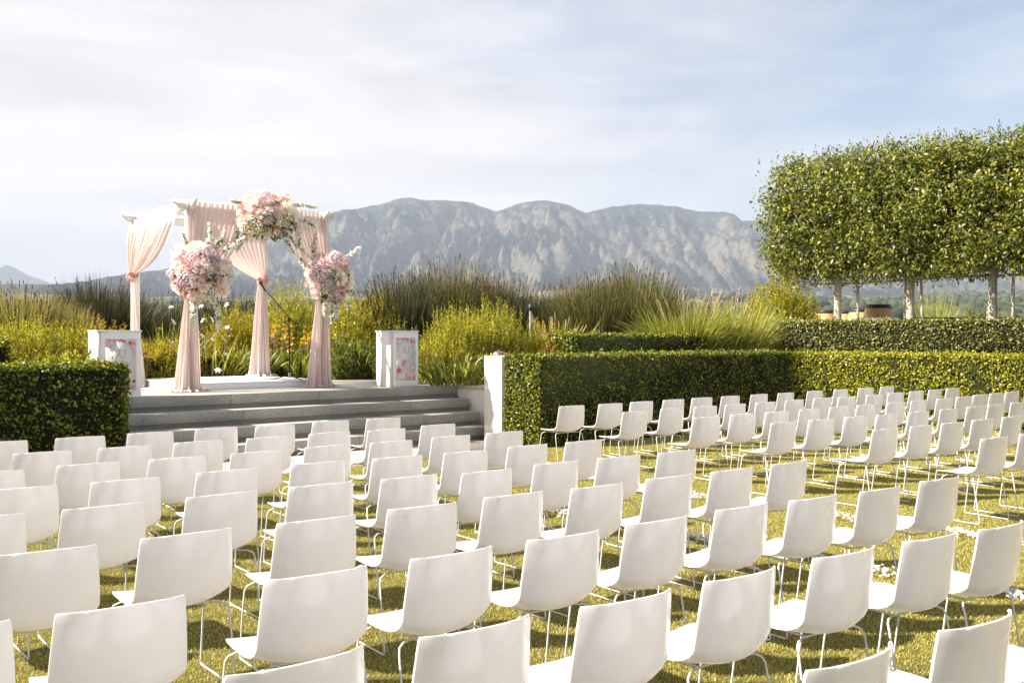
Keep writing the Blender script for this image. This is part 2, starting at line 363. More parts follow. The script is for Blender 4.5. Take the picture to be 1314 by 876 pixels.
rr = np.concatenate([np.linspace(24, 100, 12), np.geomspace(115, 13500, 120)]); aa = np.linspace(0, 2*np.pi, 300, endpoint=False)
RR, AA = np.meshgrid(rr, aa, indexing='ij'); XX = CAM[0]+RR*np.sin(AA); YY = CAM[1]+RR*np.cos(AA)
D_, X_ = fwd(XX, YY); ZZ = np.where(D_ > 0, valley_z(np.maximum(D_, 0), X_), -1.2-RR*.01)
near = RR < 60; ZZ = np.where(near, np.minimum(ZZ, -1.2), ZZ)
nr, na = RR.shape; ii, jj = np.meshgrid(np.arange(nr-1), np.arange(na), indexing='ij')
Q = np.stack([ii*na+jj, (ii+1)*na+jj, (ii+1)*na+(jj+1) % na, ii*na+(jj+1) % na], -1).reshape(-1, 4)[:, ::-1]
ctr = len(XX.ravel())
V = np.concatenate([np.stack([XX, YY, ZZ], -1).reshape(-1, 3), [[CAM[0], CAM[1], -1.2]]])
tri = np.stack([np.full(na, ctr), (np.arange(na)+1) % na, np.arange(na)], 1)
o = link('valley_ground', raw_mesh('valley_ground', V, [Q, tri], M_val, True)); tag(o, kind='structure')

def mountain_mat():
    m, t, o = mat_base('mountain_rock')
    c_ = N(t, 'ShaderNodeTexCoord'); g = N(t, 'ShaderNodeNewGeometry'); sp = N(t, 'ShaderNodeSeparateXYZ'); t.links.new(g.outputs['Normal'], sp.inputs[0])
    n = N(t, 'ShaderNodeTexNoise', inp={'Scale': .006, 'Detail': 12.0, 'Roughness': .68}); t.links.new(c_.outputs['Object'], n.inputs['Vector'])
    n2 = N(t, 'ShaderNodeTexNoise', inp={'Scale': .0016, 'Detail': 6.0, 'Roughness': .6}); t.links.new(c_.outputs['Object'], n2.inputs['Vector'])
    ad_ = N(t, 'ShaderNodeMath', operation='MULTIPLY_ADD'); ad_.inputs[1].default_value = -.55; t.links.new(sp.outputs['Z'], ad_.inputs[0]); t.links.new(n.outputs['Fac'], ad_.inputs[2])
    a2 = N(t, 'ShaderNodeMath', operation='MULTIPLY_ADD'); a2.inputs[1].default_value = .6; t.links.new(n2.outputs['Fac'], a2.inputs[0]); t.links.new(ad_.outputs[0], a2.inputs[2])
    n5 = N(t, 'ShaderNodeTexNoise', inp={'Scale': .035, 'Detail': 8.0, 'Roughness': .7}); t.links.new(c_.outputs['Object'], n5.inputs['Vector'])
    a3 = N(t, 'ShaderNodeMath', operation='MULTIPLY_ADD'); a3.inputs[1].default_value = .8; a3.inputs[2].default_value = -.40; t.links.new(n5.outputs['Fac'], a3.inputs[0])
    a4 = N(t, 'ShaderNodeMath', operation='ADD'); t.links.new(a3.outputs[0], a4.inputs[0]); t.links.new(a2.outputs[0], a4.inputs[1])
    a = ramp(t, a4.outputs[0], [(.26, (.018, .028, .022)), (.38, (.050, .056, .038)), (.49, (.098, .091, .073)), (.68, (.172, .152, .122))])
    p = N(t, 'ShaderNodeBsdfPrincipled', inp={'Roughness': .95, 'Specular IOR Level': .1}); t.links.new(a, p.inputs['Base Color'])
    b = N(t, 'ShaderNodeBump', inp={'Strength': 1.0, 'Distance': 40.0}); t.links.new(a4.outputs[0], b.inputs['Height']); t.links.new(b.outputs[0], p.inputs['Normal'])
    t.links.new(p.outputs[0], o.inputs['Surface']); return m
M_mt = mountain_mat()
SKY = np.array([(-700, 360), (-200, 362), (60, 366), (110, 362), (153, 353), (192, 348), (225, 343), (262, 333), (300, 322), (340, 306), (372, 296), (400, 286), (430, 271), (455, 268), (490, 262), (506, 256), (515, 254), (530, 254), (545, 257), (560, 257), (585, 258), (600, 259), (620, 265), (636, 272), (648, 268), (662, 262), (685, 257.5), (705, 258), (718, 260), (730, 263), (741, 269), (752, 273), (766, 270), (785, 265), (820, 262), (850, 263), (868, 265), (880, 268), (895, 271.5), (930, 272), (942, 274), (947, 279), (952, 284), (975, 282), (1000, 288), (1030, 300), (1080, 312), (1150, 318), (1230, 326), (1320, 330), (1450, 322), (1700, 310), (2300, 330)], float)
def mountain(name, sky, d0, dc, d1, step, rows, seed, amp, px0, px1, foot):
    px = np.arange(px0, px1, step); dd = np.concatenate([np.linspace(d0, dc, rows), np.linspace(dc, d1, rows//3)[1:]])
    PX, DD = np.meshgrid(px, dd, indexing='xy')
    crest = np.interp(px, sky[:, 0], sky[:, 1]); crest = crest+2.0*fbm(px/16., px*0+3, 5, seed+20, .6)
    Hc = CAM_H+(HOR-crest)/F_PX*dc
    t_ = (DD-d0)/(dc-d0); tt = np.clip(t_, 0, 1); back = np.clip((DD-dc)/(d1-dc), 0, 1)
    X = (PX-657)/F_PX*DD
    w1 = fbm(X/900., DD/1300., 4, seed+9)
    rid = fbm(X/520.+.7*w1, DD/1500.+.35*w1, 7, seed, .56, True)
    rid2 = fbm(X/130.+.8*w1, DD/330.+.4*w1, 6, seed+4, .66, True); gul = fbm(X/210.+1.1*w1, DD/900.+.5*w1, 6, seed+14, .60, True)
    prof = .55*tt**2.1+.45*np.clip((tt+.10*w1+.05*rid-.42)/.5, 0, 1)**1.25
    prof = np.where(tt >= 1, 1, np.minimum(prof, .995*tt**.55+.0))
    env = np.sin(np.pi*np.clip(tt, 0, 1))**.8
    Z = foot+(Hc[None, :]-foot)*prof*(1-back**1.3*.8)+amp*env*(rid*.85+rid2*.40-np.maximum(gul-.15, 0)*1.1)
    # keep the slopes in front below the sight line to the crest
    lim = CAM_H+(Hc[None, :]-CAM_H)*(DD/dc)*.985
    Z = np.where(tt < 1, np.minimum(Z, lim+amp*.05*rid2*env), Z)
    WX = CAM[0]+X*cr+DD*sr; WY = CAM[1]-X*sr+DD*cr
    n0, n1_ = PX.shape; i, j = np.meshgrid(np.arange(n0-1), np.arange(n1_-1), indexing='ij')
    Q = np.stack([i*n1_+j, i*n1_+j+1, (i+1)*n1_+j+1, (i+1)*n1_+j], -1).reshape(-1, 4)
    o = link(name, raw_mesh(name, np.stack([WX, WY, Z], -1).reshape(-1, 3), [Q], M_mt, False)); tag(o, kind='structure')
mountain('mountains', SKY, 2700, 5600, 7600, 2.6, 300, 2, 175, -420, 1750, 100)
SK2 = np.array([(-900, 372), (-500, 360), (-220, 350), (-60, 352), (-20, 349), (0, 343), (8, 339.5), (16, 342), (30, 349), (36, 353), (60, 362), (85, 370), (140, 378), (240, 392), (400, 400)], float)
mountain('far_mountains', SK2, 7200, 9000, 10500, 6, 50, 31, 120, -900, 400, 60)

# far-off woods: one mass
rng = np.random.default_rng(77); V = []; F = []; nb = 0
ico = []
phi = (1+5**.5)/2
iv = unit(np.array([(-1, phi, 0), (1, phi, 0), (-1, -phi, 0), (1, -phi, 0), (0, -1, phi), (0, 1, phi), (0, -1, -phi), (0, 1, -phi), (phi, 0, -1), (phi, 0, 1), (-phi, 0, -1), (-phi, 0, 1)]))
it = np.array([(0, 11, 5), (0, 5, 1), (0, 1, 7), (0, 7, 10), (0, 10, 11), (1, 5, 9), (5, 11, 4), (11, 10, 2), (10, 7, 6), (7, 1, 8), (3, 9, 4), (3, 4, 2), (3, 2, 6), (3, 6, 8), (3, 8, 9), (4, 9, 5), (2, 4, 11), (6, 2, 10), (8, 6, 7), (9, 8, 1)])
cnt = 0
while cnt < 5200:
    d = rng.uniform(330, 2300); px = rng.uniform(900, 1500) if rng.random() < .75 else rng.uniform(-300, 1500); x = (px-657)/F_PX*d
    if fbm(np.array([d/170.]), np.array([x/230.]), 3, 8)[0] < (.02 if d > 800 else .12): continue
    z = float(valley_z(np.array([d]), np.array([x]))[0]); s = rng.uniform(3.5, 7.5)*(.7 if d < 700 else 1.0)
    v = iv*s*rng.uniform(.75, 1.2, (12, 1))*np.array([1.1, 1.1, .95])
    c = np.array([CAM[0]+x*cr+d*sr, CAM[1]-x*sr+d*cr, z+s*.55]); V.append(v+c); F.append(it+nb); nb += 12; cnt += 1
M_wood = leafmat('far_tree_crowns', [(0, (.022, .032, .018)), (.6, (.046, .058, .028)), (1, (.085, .09, .04))], .1, .8, .1)
o = link('distant_woods', raw_mesh('distant_woods', np.concatenate(V), [np.concatenate(F)], M_wood)); tag(o, kind='stuff')

# the air between here and the mountains
hm, t, ho = mat_base('air')
pvn = N(t, 'ShaderNodeVolumePrincipled', inp={'Color': (.50, .58, .72, 1), 'Density': 0.00012, 'Anisotropy': 0.0}); t.links.new(pvn.outputs[0], ho.inputs['Volume'])
hzb = MB().box(-13800, 13800, -13800, 13800, -180, 930).build('haze', hm); tag(hzb, kind='stuff')

# ------------------------------------------------------------------ turf blades near the chairs
def turf():
    rng = np.random.default_rng(3); n = 9000
    b = np.stack([rng.uniform(-.5, .5, n), rng.uniform(-.5, .5, n), np.zeros(n)], 1)
    d = unit(np.stack([rng.normal(0, .45, n), rng.normal(0, .45, n), np.ones(n)], 1))
    V, F = blade_geo(rng, b, d, rng.uniform(.014, .027, n), .0042, rng.uniform(0, .4, n), 2)
    m = leafmat('turf_blades', [(0, (.16, .15, .028)), (.5, (.37, .335, .08)), (1, (.62, .55, .20))], .22, .55, .3)
    o = link('lawn_grass', raw_mesh('lawn_grass', V, [F], m)); tag(o, kind='stuff')
    g = bpy.data.node_groups.new('turf_tiles', 'GeometryNodeTree')
    g.interface.new_socket('Geometry', in_out='INPUT', socket_type='NodeSocketGeometry'); g.interface.new_socket('Geometry', in_out='OUTPUT', socket_type='NodeSocketGeometry')
    gi = g.nodes.new('NodeGroupInput'); go = g.nodes.new('NodeGroupOutput')
    x0, x1, y0, y1 = -12.5, 8.5, -12.5, -.55
    gr = g.nodes.new('GeometryNodeMeshGrid'); gr.inputs['Size X'].default_value = 20.0; gr.inputs['Size Y'].default_value = 11.0; gr.inputs['Vertices X'].default_value = 21; gr.inputs['Vertices Y'].default_value = 12
    tf = g.nodes.new('GeometryNodeTransform'); tf.inputs['Translation'].default_value = (-2.2, -6.05, .001)
    ip = g.nodes.new('GeometryNodeInstanceOnPoints'); rv = g.nodes.new('FunctionNodeRandomValue'); rv.data_type = 'INT'
    rv.inputs[4].default_value = 0; rv.inputs[5].default_value = 3
    mu = g.nodes.new('ShaderNodeMath'); mu.operation = 'MULTIPLY'; mu.inputs[1].default_value = math.pi/2
    cx = g.nodes.new('ShaderNodeCombineXYZ')
    g.links.new(gr.outputs['Mesh'], tf.inputs['Geometry']); g.links.new(tf.outputs[0], ip.inputs['Points']); g.links.new(gi.outputs[0], ip.inputs['Instance'])
    g.links.new(rv.outputs[2], mu.inputs[0]); g.links.new(mu.outputs[0], cx.inputs['Z']); g.links.new(cx.outputs[0], ip.inputs['Rotation']); g.links.new(ip.outputs[0], go.inputs[0])
    md = o.modifiers.new('tiles', 'NODES'); md.node_group = g
turf()

# ------------------------------------------------------------------ hedges
def hedge(label, poly, z0, z1, mat, dens, L, W, seed, rough=.042, group=None, round_top=.05, gaps=0.0, name='clipped_hedge'):
    """a clipped hedge on a convex outline: solid core painted dark as shade inside, thousands of separate leaves outside"""
    rng = np.random.default_rng(seed); poly = [np.array(p) for p in poly]
    ar = sum(poly[i][0]*poly[(i+1) % len(poly)][1]-poly[(i+1) % len(poly)][0]*poly[i][1] for i in range(len(poly)))
    if ar < 0: poly = poly[::-1]
    c = sum(poly)/len(poly); n = len(poly)
    root = empty(name, (c[0], c[1], z0)); tag(root, label, 'hedge', group)
    P = []; NN = []
    for i in range(n):
        a, b = poly[i], poly[(i+1) % n]; e = b-a; ln = np.linalg.norm(e); nn = np.array([e[1], -e[0]])/ln
        m = int(ln*(z1-z0)*dens); u = rng.random(m)*ln; z = z0+rng.random(m)*(z1-z0)
        P.append(np.stack([a[0]+e[0]/ln*u, a[1]+e[1]/ln*u, z], 1)); NN.append(np.tile([nn[0], nn[1], 0.], (m, 1)))
    mn = np.min(poly, 0); mx = np.max(poly, 0); m = int((mx[0]-mn[0])*(mx[1]-mn[1])*dens)
    q = np.stack([rng.uniform(mn[0], mx[0], m), rng.uniform(mn[1], mx[1], m)], 1); ins = np.ones(m, bool)
    for i in range(n):
        a, b = poly[i], poly[(i+1) % n]; ins &= ((b-a)[0]*(q[:, 1]-a[1])-(b-a)[1]*(q[:, 0]-a[0])) > 0
    q = q[ins]; P.append(np.stack([q[:, 0], q[:, 1], np.full(len(q), z1)], 1)); NN.append(np.tile([0, 0, 1.], (len(q), 1)))
    P = np.concatenate(P); NN = np.concatenate(NN)
    s = P[:, 0]*.8+P[:, 1]*.7; hgt = P[:, 2]
    und = fbm((P[:, 0]+P[:, 2]*.6)*2.2, (P[:, 1]-P[:, 2]*.5)*2.2, 3, seed)
    und2 = fbm((P[:, 0]+P[:, 2]*.7)*9., (P[:, 1]+P[:, 2])*9., 2, seed+3)
    if gaps:
        keep = (und2+.3*und) > (-.62+gaps) ; keep |= rng.random(len(P)) < .45; P, NN, und, und2 = P[keep], NN[keep], und[keep], und2[keep]
    off = rough*(und*.9+und2*.55)+rng.normal(0, rough*.35, len(P))-rng.random(len(P))**2*.05
    P = P+NN*off[:, None]
    # soften the top arrises
    tp = (z1-P[:, 2] < round_top) & (NN[:, 2] == 0); P[tp] -= NN[tp]*((round_top-(z1-P[tp, 2]))*.6)[:, None]
    k = len(P)
    nr = unit(NN*.55+rand_dirs(rng, k)*.8+np.array([0, 0, .28])); 
    T = unit(NN*.35+rand_dirs(rng, k)*.8+np.array([0, 0, .25]))
    ls = rng.uniform(.65, 1.15, k)
    g = leaf_geo(rng, P, nr, L*ls, W*ls, T)
    # a few fresh shoots standing proud of the clipping
    ms = int(k*.022); ix = rng.integers(0, k, ms); sh = P[ix]+NN[ix]*rng.uniform(.01, .075, (ms, 1)); g2 = leaf_geo(rng, sh, unit(NN[ix]*.3+rand_dirs(rng, ms)), L*1.1, W, unit(NN[ix]+rand_dirs(rng, ms)*.5))
    me = geo_mesh('leaves', [g, g2], mat); o = link('foliage', me, root, (-c[0], -c[1], -z0))
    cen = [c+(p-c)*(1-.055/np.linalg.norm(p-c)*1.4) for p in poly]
    o = MB().prism([tuple(p-c) for p in cen], -.02, z1-z0-.055).build('twigs_or_shade_core', M_core, root)  # solid core, coloured dark in place of the shade behind the leaves
    return root
def rect(x0, x1, y0, y1): return [(x0, y0), (x1, y0), (x1, y1), (x0, y1)]
HG = 'clipped boxwood hedges'
hedge('long dark boxwood hedge just right of the white plaster pillar', rect(0, 6.9, 0, .83), 0, 1.43, M_box, 3600, .046, .029, 1)
hedge('boxwood hedge at the left foot of the steps, hiding half a lectern', rect(-16, -6.30, 0.02, .85), 0, 1.40, M_box, 3600, .046, .029, 2)
hedge('sunlit yellow green hedge along the far side of the right seating block', [(7.72, 1.3), (8.55, 1.35), (9.55, -9), (8.75, -9)], 0, 1.385, M_boxy, 3400, .056, .036, 3)
hedge('reddish green clipped hedge on the white topped wall under the row of trees', [tuple(E0+HD*.3-HN*.10), tuple(E1-HN*.10), tuple(E1-HN*.75), tuple(E0+HD*.3-HN*.75)], TZ-.26, 2.075, M_brown, 3600, .064, .038, 4, .035)
hedge('low dark hedge running along the back of the stage', rect(-9.2, 1.26, 6.93, 7.45), .86, 1.34, M_box, 2600, .052, .034, 5, .04)
hedge('low sunlit orange hedge along the right edge of the stage', rect(1.32, 1.85, 2.5, 6.90), .86, 1.36, M_boxy, 2600, .052, .034, 6, .04)  # lit side of the low stage hedge, sunlight put into its leaf colour
hedge('knee high mixed hedge between the dark hedge and the fountain grass', rect(2.25, 8.05, 1.55, 2.25), .86, 1.765, M_box, 2200, .055, .034, 7, .05)
hedge('short rounded hedge stub beside the fountain grass', rect(8.12, 9.0, 1.45, 2.1), .86, 1.74, M_boxy, 2200, .055, .034, 8, .06, round_top=.14)
hedge('rounded dark boxwood clump rising behind the left hedge', rect(-8.9, -7.12, 1.55, 2.3), .86, 1.66, M_box, 2200, .055, .036, 9, .06, round_top=.2)

# ------------------------------------------------------------------ shrubs
def shoots(rng, n, R3, L, per, lw, ll, up=.9, zmin=.05):
    """leafy upright shoots over a dome; returns leaf geometry and twig tubes' polylines"""
    u = rand_dirs(rng, n); u[:, 2] = np.abs(u[:, 2])*.9+zmin; u = unit(u)
    r = rng.uniform(.55, .98, n)[:, None]*(1+.12*np.sin(u[:, :1]*9+u[:, 1:2]*7))
    base = u*r*np.array(R3)
    d = unit(u*(1-up*.6)+np.array([0, 0, up])+rand_dirs(rng, n)*.22)
    Ls = rng.uniform(.6, 1.2, n)*L
    t = np.tile(np.linspace(.05, 1, per), n); ix = np.repeat(np.arange(n), per)
    P = base[ix]+d[ix]*(t*Ls[ix])[:, None]; m = len(P)
    out_ = unit(rand_dirs(rng, m)-d[ix]*np.sum(0, axis=None)); T = unit(d[ix]*.9+out_*.75); nn = unit(np.cross(T, rand_dirs(rng, m)))
    P = P+T*(ll*.4); sc = (1.1-.5*t)*rng.uniform(.7, 1.2, m)
    return leaf_geo(rng, P, nn, ll*sc, lw*sc, T), base, d, Ls
def bush(name, label, px, d, rx, ry, zb, zt_, mat, n, per, L, ll, lw, seed, up=.9, cat='shrub', group=None, inner=2600):
    n = int(n*1.7); ll *= 1.15; lw *= 1.75 if lw < .025 else 1.1
    rng = np.random.default_rng(seed); x, y = at(px, d); root = empty(name, (x, y, zb)); tag(root, label, cat, group)
    H = zt_-zb; R3 = (rx, ry, H-L*.7)
    g, base, dd, Ls = shoots(rng, n, R3, L, per, lw, ll, up)
    g = [g]
    if inner:
        u = rand_dirs(rng, inner); u[:, 2] = np.abs(u[:, 2]); P = u*rng.uniform(.45, .85, inner)[:, None]*np.array(R3)
        g.append(leaf_geo(rng, P, unit(u+rand_dirs(rng, inner)), max(ll*1.5, .11), max(lw*2.4, .055)))
    link('foliage', geo_mesh('leaves', g, mat), root)
    tb = MB()
    for k in range(0, min(n, 60)):
        b = base[k]; tb.tube([(b[0]*.15, b[1]*.15, 0), (b[0]*.6, b[1]*.6, b[2]*.55), tuple(b), tuple(b+dd[k]*Ls[k]*.8)], [.012, .009, .006, .003], 5, False)
    tb.build('stem', M_twig, root)
    return root
def reeds(name, label, px, d, rad, zb, zt_, mat, n, seed, spread=.35, width=.011, heads=0, plume=False, cat='reed clump', group=None, droop=.06):
    rng = np.random.default_rng(seed); x, y = at(px, d); root = empty(name, (x, y, zb)); tag(root, label, cat, group)
    H = zt_-zb; a = rng.uniform(0, 2*np.pi, n); r = np.sqrt(rng.random(n)); b = np.stack([np.cos(a)*r*rad*.45, np.sin(a)*r*rad*.45, np.zeros(n)], 1)
    lean = r*spread+rng.normal(0, .05, n)
    dv = unit(np.stack([np.cos(a)*lean+rng.normal(0, .06, n), np.sin(a)*lean+rng.normal(0, .06, n), np.ones(n)], 1))
    Ls = H*(1.02-.22*r**2)*rng.uniform(.70, 1.04, n)
    g = blade_geo(rng, b, dv, Ls, width, rng.uniform(0, droop, n), 4, taper=3)
    if not heads: link('stems', geo_mesh('stems', [g], mat), root)
    else:
        ix = rng.choice(n, min(heads, n), False); tip = g[0].reshape(n, -1, 3)[ix, -1]; m = len(ix)
        k = 4; P = np.repeat(tip, k, 0)-np.repeat(dv[ix], k, 0)*rng.uniform(0, .16, (m*k, 1)); T = unit(np.repeat(dv[ix], k, 0)+rand_dirs(rng, m*k)*.25)
        g2 = leaf_geo(rng, P, unit(np.cross(T, rand_dirs(rng, m*k))), rng.uniform(.05, .11, m*k), .018, T)
        me = geo_mesh('stems', [g, g2], mat); me.materials.append(M_seed); mi_ = np.zeros(len(me.polygons), np.int32); mi_[len(g[1]):] = 1
        me.polygons.foreach_set('material_index', mi_); link('stems', me, root)
    return root
RG = 'tall cape reeds behind the garden beds'
reeds('cape_reed', 'tall brown tipped reed clump left of the pair behind the right lectern', 520, 22.5, 1.05, .86, 3.30, M_restio_d, 3600, 21, .42, .015, 500, group=RG)
reeds('cape_reed', 'tallest brown tipped reed clump, in the middle above the yellow green shrub', 580, 23.2, 1.1, .86, 3.60, M_restio, 3800, 22, .40, .015, 600, group=RG)
reeds('cape_reed', 'brown tipped reed clump right of the tallest, beside the small grey garden post', 640, 23.0, 1.05, .86, 3.28, M_restio_d, 3600, 23, .44, .015, 500, group=RG)
reeds('cape_reed', 'brown tipped reed clump just right of the small grey garden post', 757, 22.6, 1.0, .86, 3.25, M_restio, 4000, 24, .45, .015, 500, group=RG)
reeds('cape_reed', 'tall brown tipped reed clump touching the fountain grass', 812, 22.9, 1.15, .86, 3.45, M_restio, 4200, 25, .42, .015, 600, group=RG)
reeds('cape_reed', 'dark round reed clump behind the left lectern', 126, 20.3, .95, .86, 3.06, M_restio_d, 4600, 26, .50, .015, 250, group=RG)
reeds('cape_reed', 'dark reed clump seen behind the left front drape of the arch', 218, 22.6, .9, .86, 2.85, M_restio_d, 2000, 27, .5, .015, 150, group=RG)
reeds('cape_reed', 'thin dark reeds seen through the middle of the arch', 300, 23.6, 1.1, .86, 3.0, M_restio_d, 2600, 28, .5, .014, 150, group=RG)
reeds('cape_reed', 'pale green reed clump with dark seed spikes at the far left edge', 22, 17.4, .95, .86, 2.72, M_reedy, 2200, 29, .34, .017, 260, group=RG)
reeds('cape_reed', 'pale green reed clump with dark spikes between the left edge and the left lectern', 66, 17.8, .9, .86, 2.50, M_reedy, 2000, 30, .36, .017, 200, group=RG)
reeds('cape_reed', 'thin yellow green reeds on the terrace behind the trees', 1200, 30.0, .9, TZ, 3.5, M_fount, 170, 31, .28, .012, 0, group=RG)
reeds('cape_reed', 'yellow green reeds beside the first wine barrel', 1025, 30.5, .8, TZ, 2.85, M_fount, 420, 32, .30, .016, 0, group=RG)

# fountain grass: arching blades under pale plumes
def fountain(px, d, rad, zb, zt_, n, seed, label, plumes=40):
    rng = np.random.default_rng(seed); x, y = at(px, d); root = empty('fountain_grass', (x, y, zb)); tag(root, label, 'ornamental grass', 'fountain grass clumps')
    a = rng.uniform(0, 2*np.pi, n); r = np.sqrt(rng.random(n)); b = np.stack([np.cos(a)*r*rad*.62, np.sin(a)*r*rad*.62, np.zeros(n)], 1)
    ln = r*.15+.03+np.abs(rng.normal(0, .09, n)); dv = unit(np.stack([np.cos(a)*ln, np.sin(a)*ln, np.ones(n)], 1)); H = zt_-zb
    g = blade_geo(rng, b, dv, H*1.30*rng.uniform(.55, 1.05, n), .020, rng.uniform(.15, .62, n), 8, taper=2.5, reach=.42)
    link('blades', geo_mesh('blades', [g], M_fount), root)
    m = plumes; a = rng.uniform(0, 2*np.pi, m); ln = rng.uniform(.03, .34, m); b = np.stack([np.cos(a)*rad*.4*rng.random(m), np.sin(a)*rad*.4*rng.random(m), np.zeros(m)], 1); dv = unit(np.stack([np.cos(a)*ln, np.sin(a)*ln, np.ones(m)], 1))
    st = blade_geo(rng, b, dv, H*rng.uniform(1.0, 1.28, m), .008, rng.uniform(.02, .14, m), 6, taper=6)
    tipb = st[0].reshape(m, 7, 2, 3).mean(2); t0 = tipb[:, 5]; t1 = tipb[:, 6]
    k = 26; u = rng.random((m*k, 1)); P = np.repeat(t0, k, 0)*(1-u)+np.repeat(t1, k, 0)*u; T = unit(np.repeat(t1-t0, k, 0)+rand_dirs(rng, m*k)*.12)
    g2 = leaf_geo(rng, P, unit(np.cross(T, rand_dirs(rng, m*k))), .06, .010, T)
    link('plumes', geo_mesh('plumes', [st, g2], M_plume), root)
fountain(880, 21.4, 1.15, .9, 2.55, 2600, 41, 'bright green fountain grass right of the tall reeds', 24)
fountain(930, 21.8, 1.15, .9, 2.50, 2600, 42, 'bright fountain grass with pale plumes beside the round dark shrub', 34)
fountain(715, 21.0, .8, .9, 2.10, 500, 43, 'thin pale fountain grass between the two groups of tall reeds', 16)

# leafy shrubs
bush('round_shrub', 'rounded olive green shrub at the left end of the terrace hedge', 1002, 24.3, 1.10, .95, 1.1, 3.22, M_lime, 2200, 12, .22, .06, .016, 51, .35, inner=4000)
bush('upright_shrub', 'feathery yellow green shrub right of the right lectern', 583, 19.2, .72, .7, .86, 2.35, M_lime, 520, 18, .42, .062, .011, 52, 1.4)
bush('upright_shrub', 'tallest feathery yellow green shrub behind the plaster pillar', 632, 19.9, .85, .75, .86, 2.48, M_lime, 620, 18, .45, .062, .011, 53, 1.4)
bush('upright_shrub', 'fine yellow shrub at the left end of the mixed hedge', 700, 20.3, .70, .6, .86, 2.08, M_gold, 560, 16, .26, .045, .009, 54, .9)
bush('upright_shrub', 'olive yellow shrub left of the right lectern, under the reeds', 487, 21.9, .95, .8, .86, 2.75, M_gold, 700, 16, .30, .05, .010, 55, .9)
bush('upright_shrub', 'yellow green shrub just right of the right front drape', 448, 21.6, .95, .8, .86, 2.85, M_lime, 620, 16, .32, .05, .010, 56, .9)
bush('upright_shrub', 'large green shrub behind the microphone stand', 374, 22.4, 1.2, .9, .86, 3.08, M_lime, 900, 18, .40, .058, .011, 57, 1.1)
bush('upright_shrub', 'golden rounded shrub in the middle of the arch opening', 303, 20.9, .82, .7, .86, 2.45, M_gold, 700, 16, .26, .05, .010, 58, .6)
bush('upright_shrub', 'pale golden shrub low in front of the tall iris', 212, 18.9, .75, .5, .86, 1.75, M_gold, 520, 14, .20, .045, .009, 59, .6)
bush('upright_shrub', 'silvery green shrub at the left edge under the pale reeds', 30, 16.2, .85, .6, .86, 2.05, M_lime, 620, 16, .40, .06, .011, 60, 1.4)
bush('upright_shrub', 'yellow green shrub beside the left lectern, under the dark round reeds', 92, 17.0, .85, .6, .86, 1.98, M_lime, 620, 16, .34, .055, .011, 61, 1.1)
bush('broadleaf_shrub', 'broad leaved shrub with rust coloured tips behind the left lectern', 132, 17.6, .75, .55, .86, 2.02, M_rust, 420, 12, .16, .075, .034, 62, .7)
bush('broadleaf_shrub', 'low broad leaved shrub right behind the left hedge top', 85, 13.3, .62, .4, .86, 1.52, M_boxy, 300, 12, .14, .07, .034, 63, .7)
bush('broadleaf_shrub', 'rusty low shrub at the left end of the mixed hedge', 722, 18.6, .55, .35, .86, 1.78, M_rust, 260, 12, .14, .07, .034, 64, .7)
bush('broadleaf_shrub', 'dark green shrub under the reeds, left of the right lectern', 452, 20.6, .6, .4, .86, 1.75, M_mid, 320, 12, .2, .08, .03, 65, .7)
bush('broadleaf_shrub', 'dark leafy shrub behind the right lectern', 512, 20.6, .7, .5, .86, 2.0, M_mid, 420, 12, .2, .06, .02, 66, .9)
bush('broadleaf_shrub', 'olive shrub on the terrace behind the dark planter', 1262, 40.0, 2.2, 1.2, .5, 3.0, M_mid, 500, 10, .3, .12, .05, 67, .6)

# orange daisies and white irises, flower by flower
def flower_mesh(rng, np_, r, mat, name, cup=.35):
    a = np.linspace(0, 2*np.pi, np_, endpoint=False)+rng.uniform(0, 1); Vs = []; Fs = []; o_ = 0
    for t_ in a:
        c, s = math.cos(t_), math.sin(t_); rows = []
        for u, w, z in ((.05, .10, 0), (.45, .42, cup*.25), (.8, .40, cup*.18), (1.0, .12, -cup*.15)):
            for e in (-1, 1): rows.append(((c*u-s*w*e*.5)*r, (s*u+c*w*e*.5)*r, z*r+rng.normal(0, .03)*r))
        Vs += rows; Fs += [(o_+2*k, o_+2*k+1, o_+2*k+3, o_+2*k+2) for k in range(3)]; o_ += 8
    return raw_mesh(name, Vs, [np.array(Fs)], mat)
def strap_plant(name, label, px, d, zb, h, n, seed, flowers=(), fmesh=None, cat='plant', group=None, rad=.4, fname='flower'):
    rng = np.random.default_rng(seed); x, y = at(px, d); root = empty(name, (x, y, zb)); tag(root, label, cat, group)
    a = rng.uniform(0, 2*np.pi, n); r = np.sqrt(rng.random(n)); b = np.stack([np.cos(a)*r*rad, np.sin(a)*r*rad, np.zeros(n)], 1)
    ln = rng.uniform(.08, .7, n); a2 = a+rng.normal(0, .6, n); dv = unit(np.stack([np.cos(a2)*ln, np.sin(a2)*ln, np.ones(n)], 1))
    g = blade_geo(rng, b, dv, h*rng.uniform(.6, 1.05, n), .042, rng.uniform(.05, .35, n), 5, taper=2.2)
    link('leaves', geo_mesh('leaves', [g], M_strap), root)
    if len(flowers):
        st = MB()
        for (fx, fy, dd) in flowers:
            X, Y = at(fx, d+dd); Z = hz(fy, d+dd); l = np.array([X-x, Y-y, Z-zb])
            st.tube([(l[0]*.8, l[1]*.8, 0), (l[0]*.93, l[1]*.93, l[2]*.6), tuple(l)], .0035, 5)
            fo = link(fname, fmesh, root, tuple(l), (rng.uniform(.5, 1.1), rng.uniform(-.3, .3), rng.uniform(0, 6))); s = rng.uniform(.85, 1.2); fo.scale = (s, s, s)
        st.build('flower_stalks', M_twig, root)
    return root
fr = np.random.default_rng(9)
